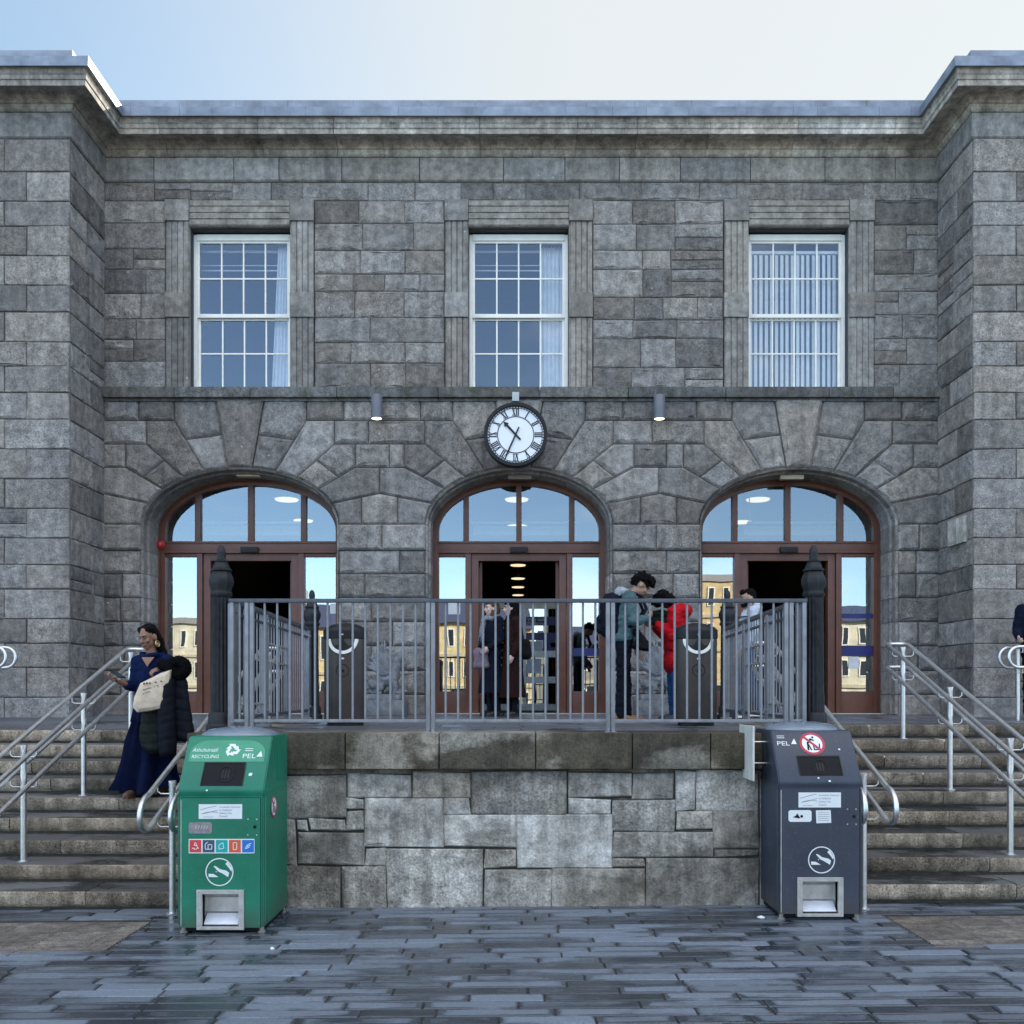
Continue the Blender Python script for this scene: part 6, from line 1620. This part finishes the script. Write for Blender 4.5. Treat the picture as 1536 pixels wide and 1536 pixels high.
RED = cloth('scarlet_puffer', (.50, .006, .014), .55, .15, .6, 14); BLUE = cloth('mid_blue_denim', (.025, .075, .20), .85, .25, .7, 50)
top(m2_, 'jacket', RED, J, .74, .05, (.088, .074, .055), .9, .012, .012, 11, extra=lambda b: (b.cap((-.08, .10, 1.24), (.08, .10, 1.24), .10, .10), b.cap((-.12, -.01, 1.22), (.12, -.01, 1.22), .09, .09)))
trousers(m2_, BLUE, J, w=.9, seed=12); shoes(m2_, plain('dark_trainer', (.03, .04, .05), .7), J, M_['white'])
kb = root('shoulder_bag', 'dark green satchel held between the two people stooping', 'bag', (PX(990, DRd - .12), DRd - .12, PZ(926, DRd)))
b = MB(); b.cap((-.09, 0, .03), (.09, 0, .03), .05, .05); b.cap((-.07, 0, -.05), (.06, 0, -.06), .055, .055); solid(b, 'pouch', cloth('dark_green_canvas', (.008, .012, .010), .7), kb, .011, 2, .005, 14, 2)
b = MB(); b.tube([(-.11, -.02, .06), (0, -.06, .085), (.11, -.02, .06)], .016, 8); build(b, 'flap_edge', cloth('grey_green_canvas', (.15, .19, .17), .7), kb, smooth=60)

# ---- two women just outside the middle doorway
def coat(o, mat, hem, J, seed, flare=.05, extra_top=None, collar=None):
    top(o, 'coat_top', mat, J, .95, .028, (.068, .056, .048), .93, .012, .006, seed, slim=.95)
    b = MB(); rows = []; nn = 48
    for k in range(9):
        t_ = k / 8; z = 1.12 + (hem - 1.12) * t_; rx = .155 + .03 * t_ + flare * t_ * t_; ry = .125 + .03 * t_ + flare * t_ * t_
        rows.append([Vector(((rx + .010 * t_ * math.sin(6 * a + seed)) * math.cos(a), .005 + (ry + .012 * t_ * math.sin(6 * a + seed)) * math.sin(a), z)) for a in [2 * math.pi * i / nn for i in range(nn)]])
    rows.append([v + Vector((-v.x * .03, -v.y * .03, 0)) for v in rows[-1]])
    b.loft(rows, caps=False); build(b, 'coat_skirt', mat, o, smooth=80)
DP = 13.25
w2 = person('fair haired woman in a long navy coat and scarf outside the middle doorway', (PX(739, DP), DP, ZL), -58, .93)
J = dict(BASE); J.update(yaw=-12, haR=(-.16, -.13, .98), elR=(-.22, .02, 1.13), haL=(.16, -.15, 1.0), elL=(.22, .02, 1.13))
_, q, m = body(w2, J, SK_P, .0095, .95)
hair(w2, HAIR_B, q, m, [((0, .03, .045), (.085, .098, .09)), ((0, .07, -.02), (.085, .06, .11)), ((.06, .02, -.09), (.035, .055, .10)), ((-.06, .02, -.09), (.035, .055, .10)), ((0, -.05, .085), (.06, .04, .04))], .011, .006, 40)
coat(w2, cloth('ink_navy_wool', (.006, .008, .017), .9, .25), .34, J, 2)
b = MB(); b.tube([(.09 * math.cos(t), .0 + .085 * math.sin(t), 1.45 + .012 * math.sin(2 * t)) for t in [2 * math.pi * i / 18 for i in range(18)]], .042, 8, True); b.cap((-.05, -.12, 1.42), (-.06, -.16, 1.12), .045, .05); solid(b, 'scarf', cloth('pale_patterned_scarf', (.20, .21, .25), .9, .8, .5, 30), w2, .011, 2, .006, 16, 3)
trousers(w2, cloth('dark_trousers', (.012, .014, .022), .85), J, w=.9, seed=4); shoes(w2, plain('dark_boot', (.012, .011, .012), .5), J, None, .1)
hb = root('handbag', 'dusky mauve tote bag at the side of the fair haired woman', 'bag', (PX(722, DP - .1), DP - .1, ZL + .62), R(-20))
b = MB(); b.cap((-.07, 0, .08), (.07, 0, .08), .055, .055); b.cap((-.08, 0, .26), (.07, 0, .26), .045, .045); b.cap((-.05, 0, .08), (-.05, 0, .28), .06, .045); b.cap((.05, 0, .08), (.05, 0, .28), .06, .045); solid(b, 'pouch', cloth('mauve_canvas', (.20, .15, .18), .8), hb, .012, 2, .005, 12, 1)
b = MB(); b.tube([(-.05, 0, .3), (-.02, .0, .46), (.03, 0, .46), (.05, 0, .3)], .010, 6); build(b, 'handle', M_['black'], hb, smooth=60)
w3 = person('dark haired woman in a long maroon brown coat outside the middle doorway', (PX(768, DP - .1), DP - .1, ZL), -66, .925)
J = dict(BASE); J.update(yaw=-14, haR=(-.20, -.07, .90), haL=(.20, -.07, .90))
_, q, m = body(w3, J, SK_P, .0095, .95)
hair(w3, HAIR_D, q, m, [((0, .03, .045), (.087, .1, .092)), ((0, .08, -.02), (.085, .06, .12)), ((.065, .03, -.09), (.035, .055, .12)), ((-.065, .03, -.09), (.035, .055, .12)), ((0, .09, -.14), (.08, .05, .1)), ((0, -.055, .085), (.065, .04, .045))], .011, .006, 40)
MAR = cloth('maroon_brown_wool', (.022, .008, .007), .9, .25); coat(w3, MAR, .28, J, 5)
b = MB(); [b.ell((.03, -.150 - .006 * i, 1.30 - .11 * i), (.011, .006, .011), n=8) for i in range(6)]; build(b, 'buttons', plain('brown_button', (.16, .08, .05), .4), w3, smooth=60)
b = MB(); b.tube([(.08 * math.cos(t), .01 + .075 * math.sin(t), 1.46) for t in [2 * math.pi * i / 16 for i in range(16)]], .03, 8, True); build(b, 'collar', MAR, w3, smooth=60)
trousers(w3, cloth('black_trousers', (.01, .01, .012), .85), J, w=.9, seed=6); shoes(w3, plain('black_boot', (.012, .011, .011), .45), J, None, .12)
sbk = root('shoulder_bag', 'black shoulder bag behind the woman in the maroon coat', 'bag', (PX(786, DP), DP, ZL + .80), R(10))
b = MB(); b.cap((-.03, 0, .05), (.05, 0, .05), .07, .07); b.cap((-.03, 0, .20), (.04, 0, .2), .055, .055); b.cap((-.02, 0, .05), (-.02, 0, .2), .075, .06); b.cap((.035, 0, .05), (.035, 0, .2), .075, .06); solid(b, 'pouch', cloth('black_bag_leather', (.010, .010, .012), .5), sbk, .012, 2, .004, 12, 1)
b = MB(); b.tube([(0, 0, .24), (-.03, .02, .42), (-.09, .03, .58)], .010, 6); build(b, 'strap', M_['black'], sbk, smooth=60)

# ---- bearded man passing behind the right side railing, facing left
DB = 12.7; mb_ = person('bearded man in a pale hoodie and jeans behind the right side railing', (PX(1124, DB), DB, ZL), -90, .985)
J = dict(BASE); J.update(pit=6, anR=(-.085, .16, .10), anL=(.085, -.14, .085), knR=(-.09, .04, .51), knL=(.09, -.12, .50), haR=(-.22, .08, .88), haL=(.22, -.14, .90))
_, q, m = body(mb_, J, SK_T, .0095)
hair(mb_, HAIR_D, q, m, [((0, .03, .058), (.080, .092, .078)), ((0, .07, .02), (.07, .05, .07)), ((0, -.06, .09), (.06, .04, .04))], .010, .004, 40)
b = MB(); b.ell(q(0, -.062, -.085), (.05, .045, .032), m); b.ell(q(.05, -.02, -.06), (.02, .035, .045), m); b.ell(q(-.05, -.02, -.06), (.02, .035, .045), m); solid(b, 'beard', HAIR_D, mb_, .009, 2, .004, 40, 5)
top(mb_, 'hoodie', cloth('pale_blue_grey_hoodie', (.52, .57, .64), .9), J, .9, .03, (.07, .06, .048), .92, .012, .008, 14, extra=lambda b: b.ell((0, .10, 1.45), (.11, .07, .09)))
b = MB(); b.tube([(.19 * math.cos(t), .005 + .145 * math.sin(t), 1.335 + .0 * t) for t in [2 * math.pi * i / 24 for i in range(24)]], .008, 6, True); build(b, 'stripe', M_['black'], mb_, smooth=60)
trousers(mb_, BLUE, J, w=1, seed=15); shoes(mb_, plain('grey_trainer', (.2, .2, .2), .7), J, M_['white'])
# ---- person half out of the picture at the right edge
DE = 12.45; pe = person('person in a dark navy coat by the handrail at the far right edge', (PX(1554, DE), DE, ZL), -20, 1.0)
J = dict(BASE); J.update(haR=(-.23, -.20, 1.04), elR=(-.22, .0, 1.13))
_, q, m = body(pe, J, SK_P, .0095); hair(pe, HAIR_D, q, m, [((0, .03, .05), (.082, .095, .088)), ((0, .07, .0), (.075, .055, .09))], .011, .005, 40)
top(pe, 'coat', cloth('navy_coat', (.006, .009, .025), .85), J, .8, .03, (.072, .060, .05), .92, .013, .008, 16); trousers(pe, JEAN, J, seed=17); shoes(pe, plain('black_shoe', (.012, .012, .012), .5), J)
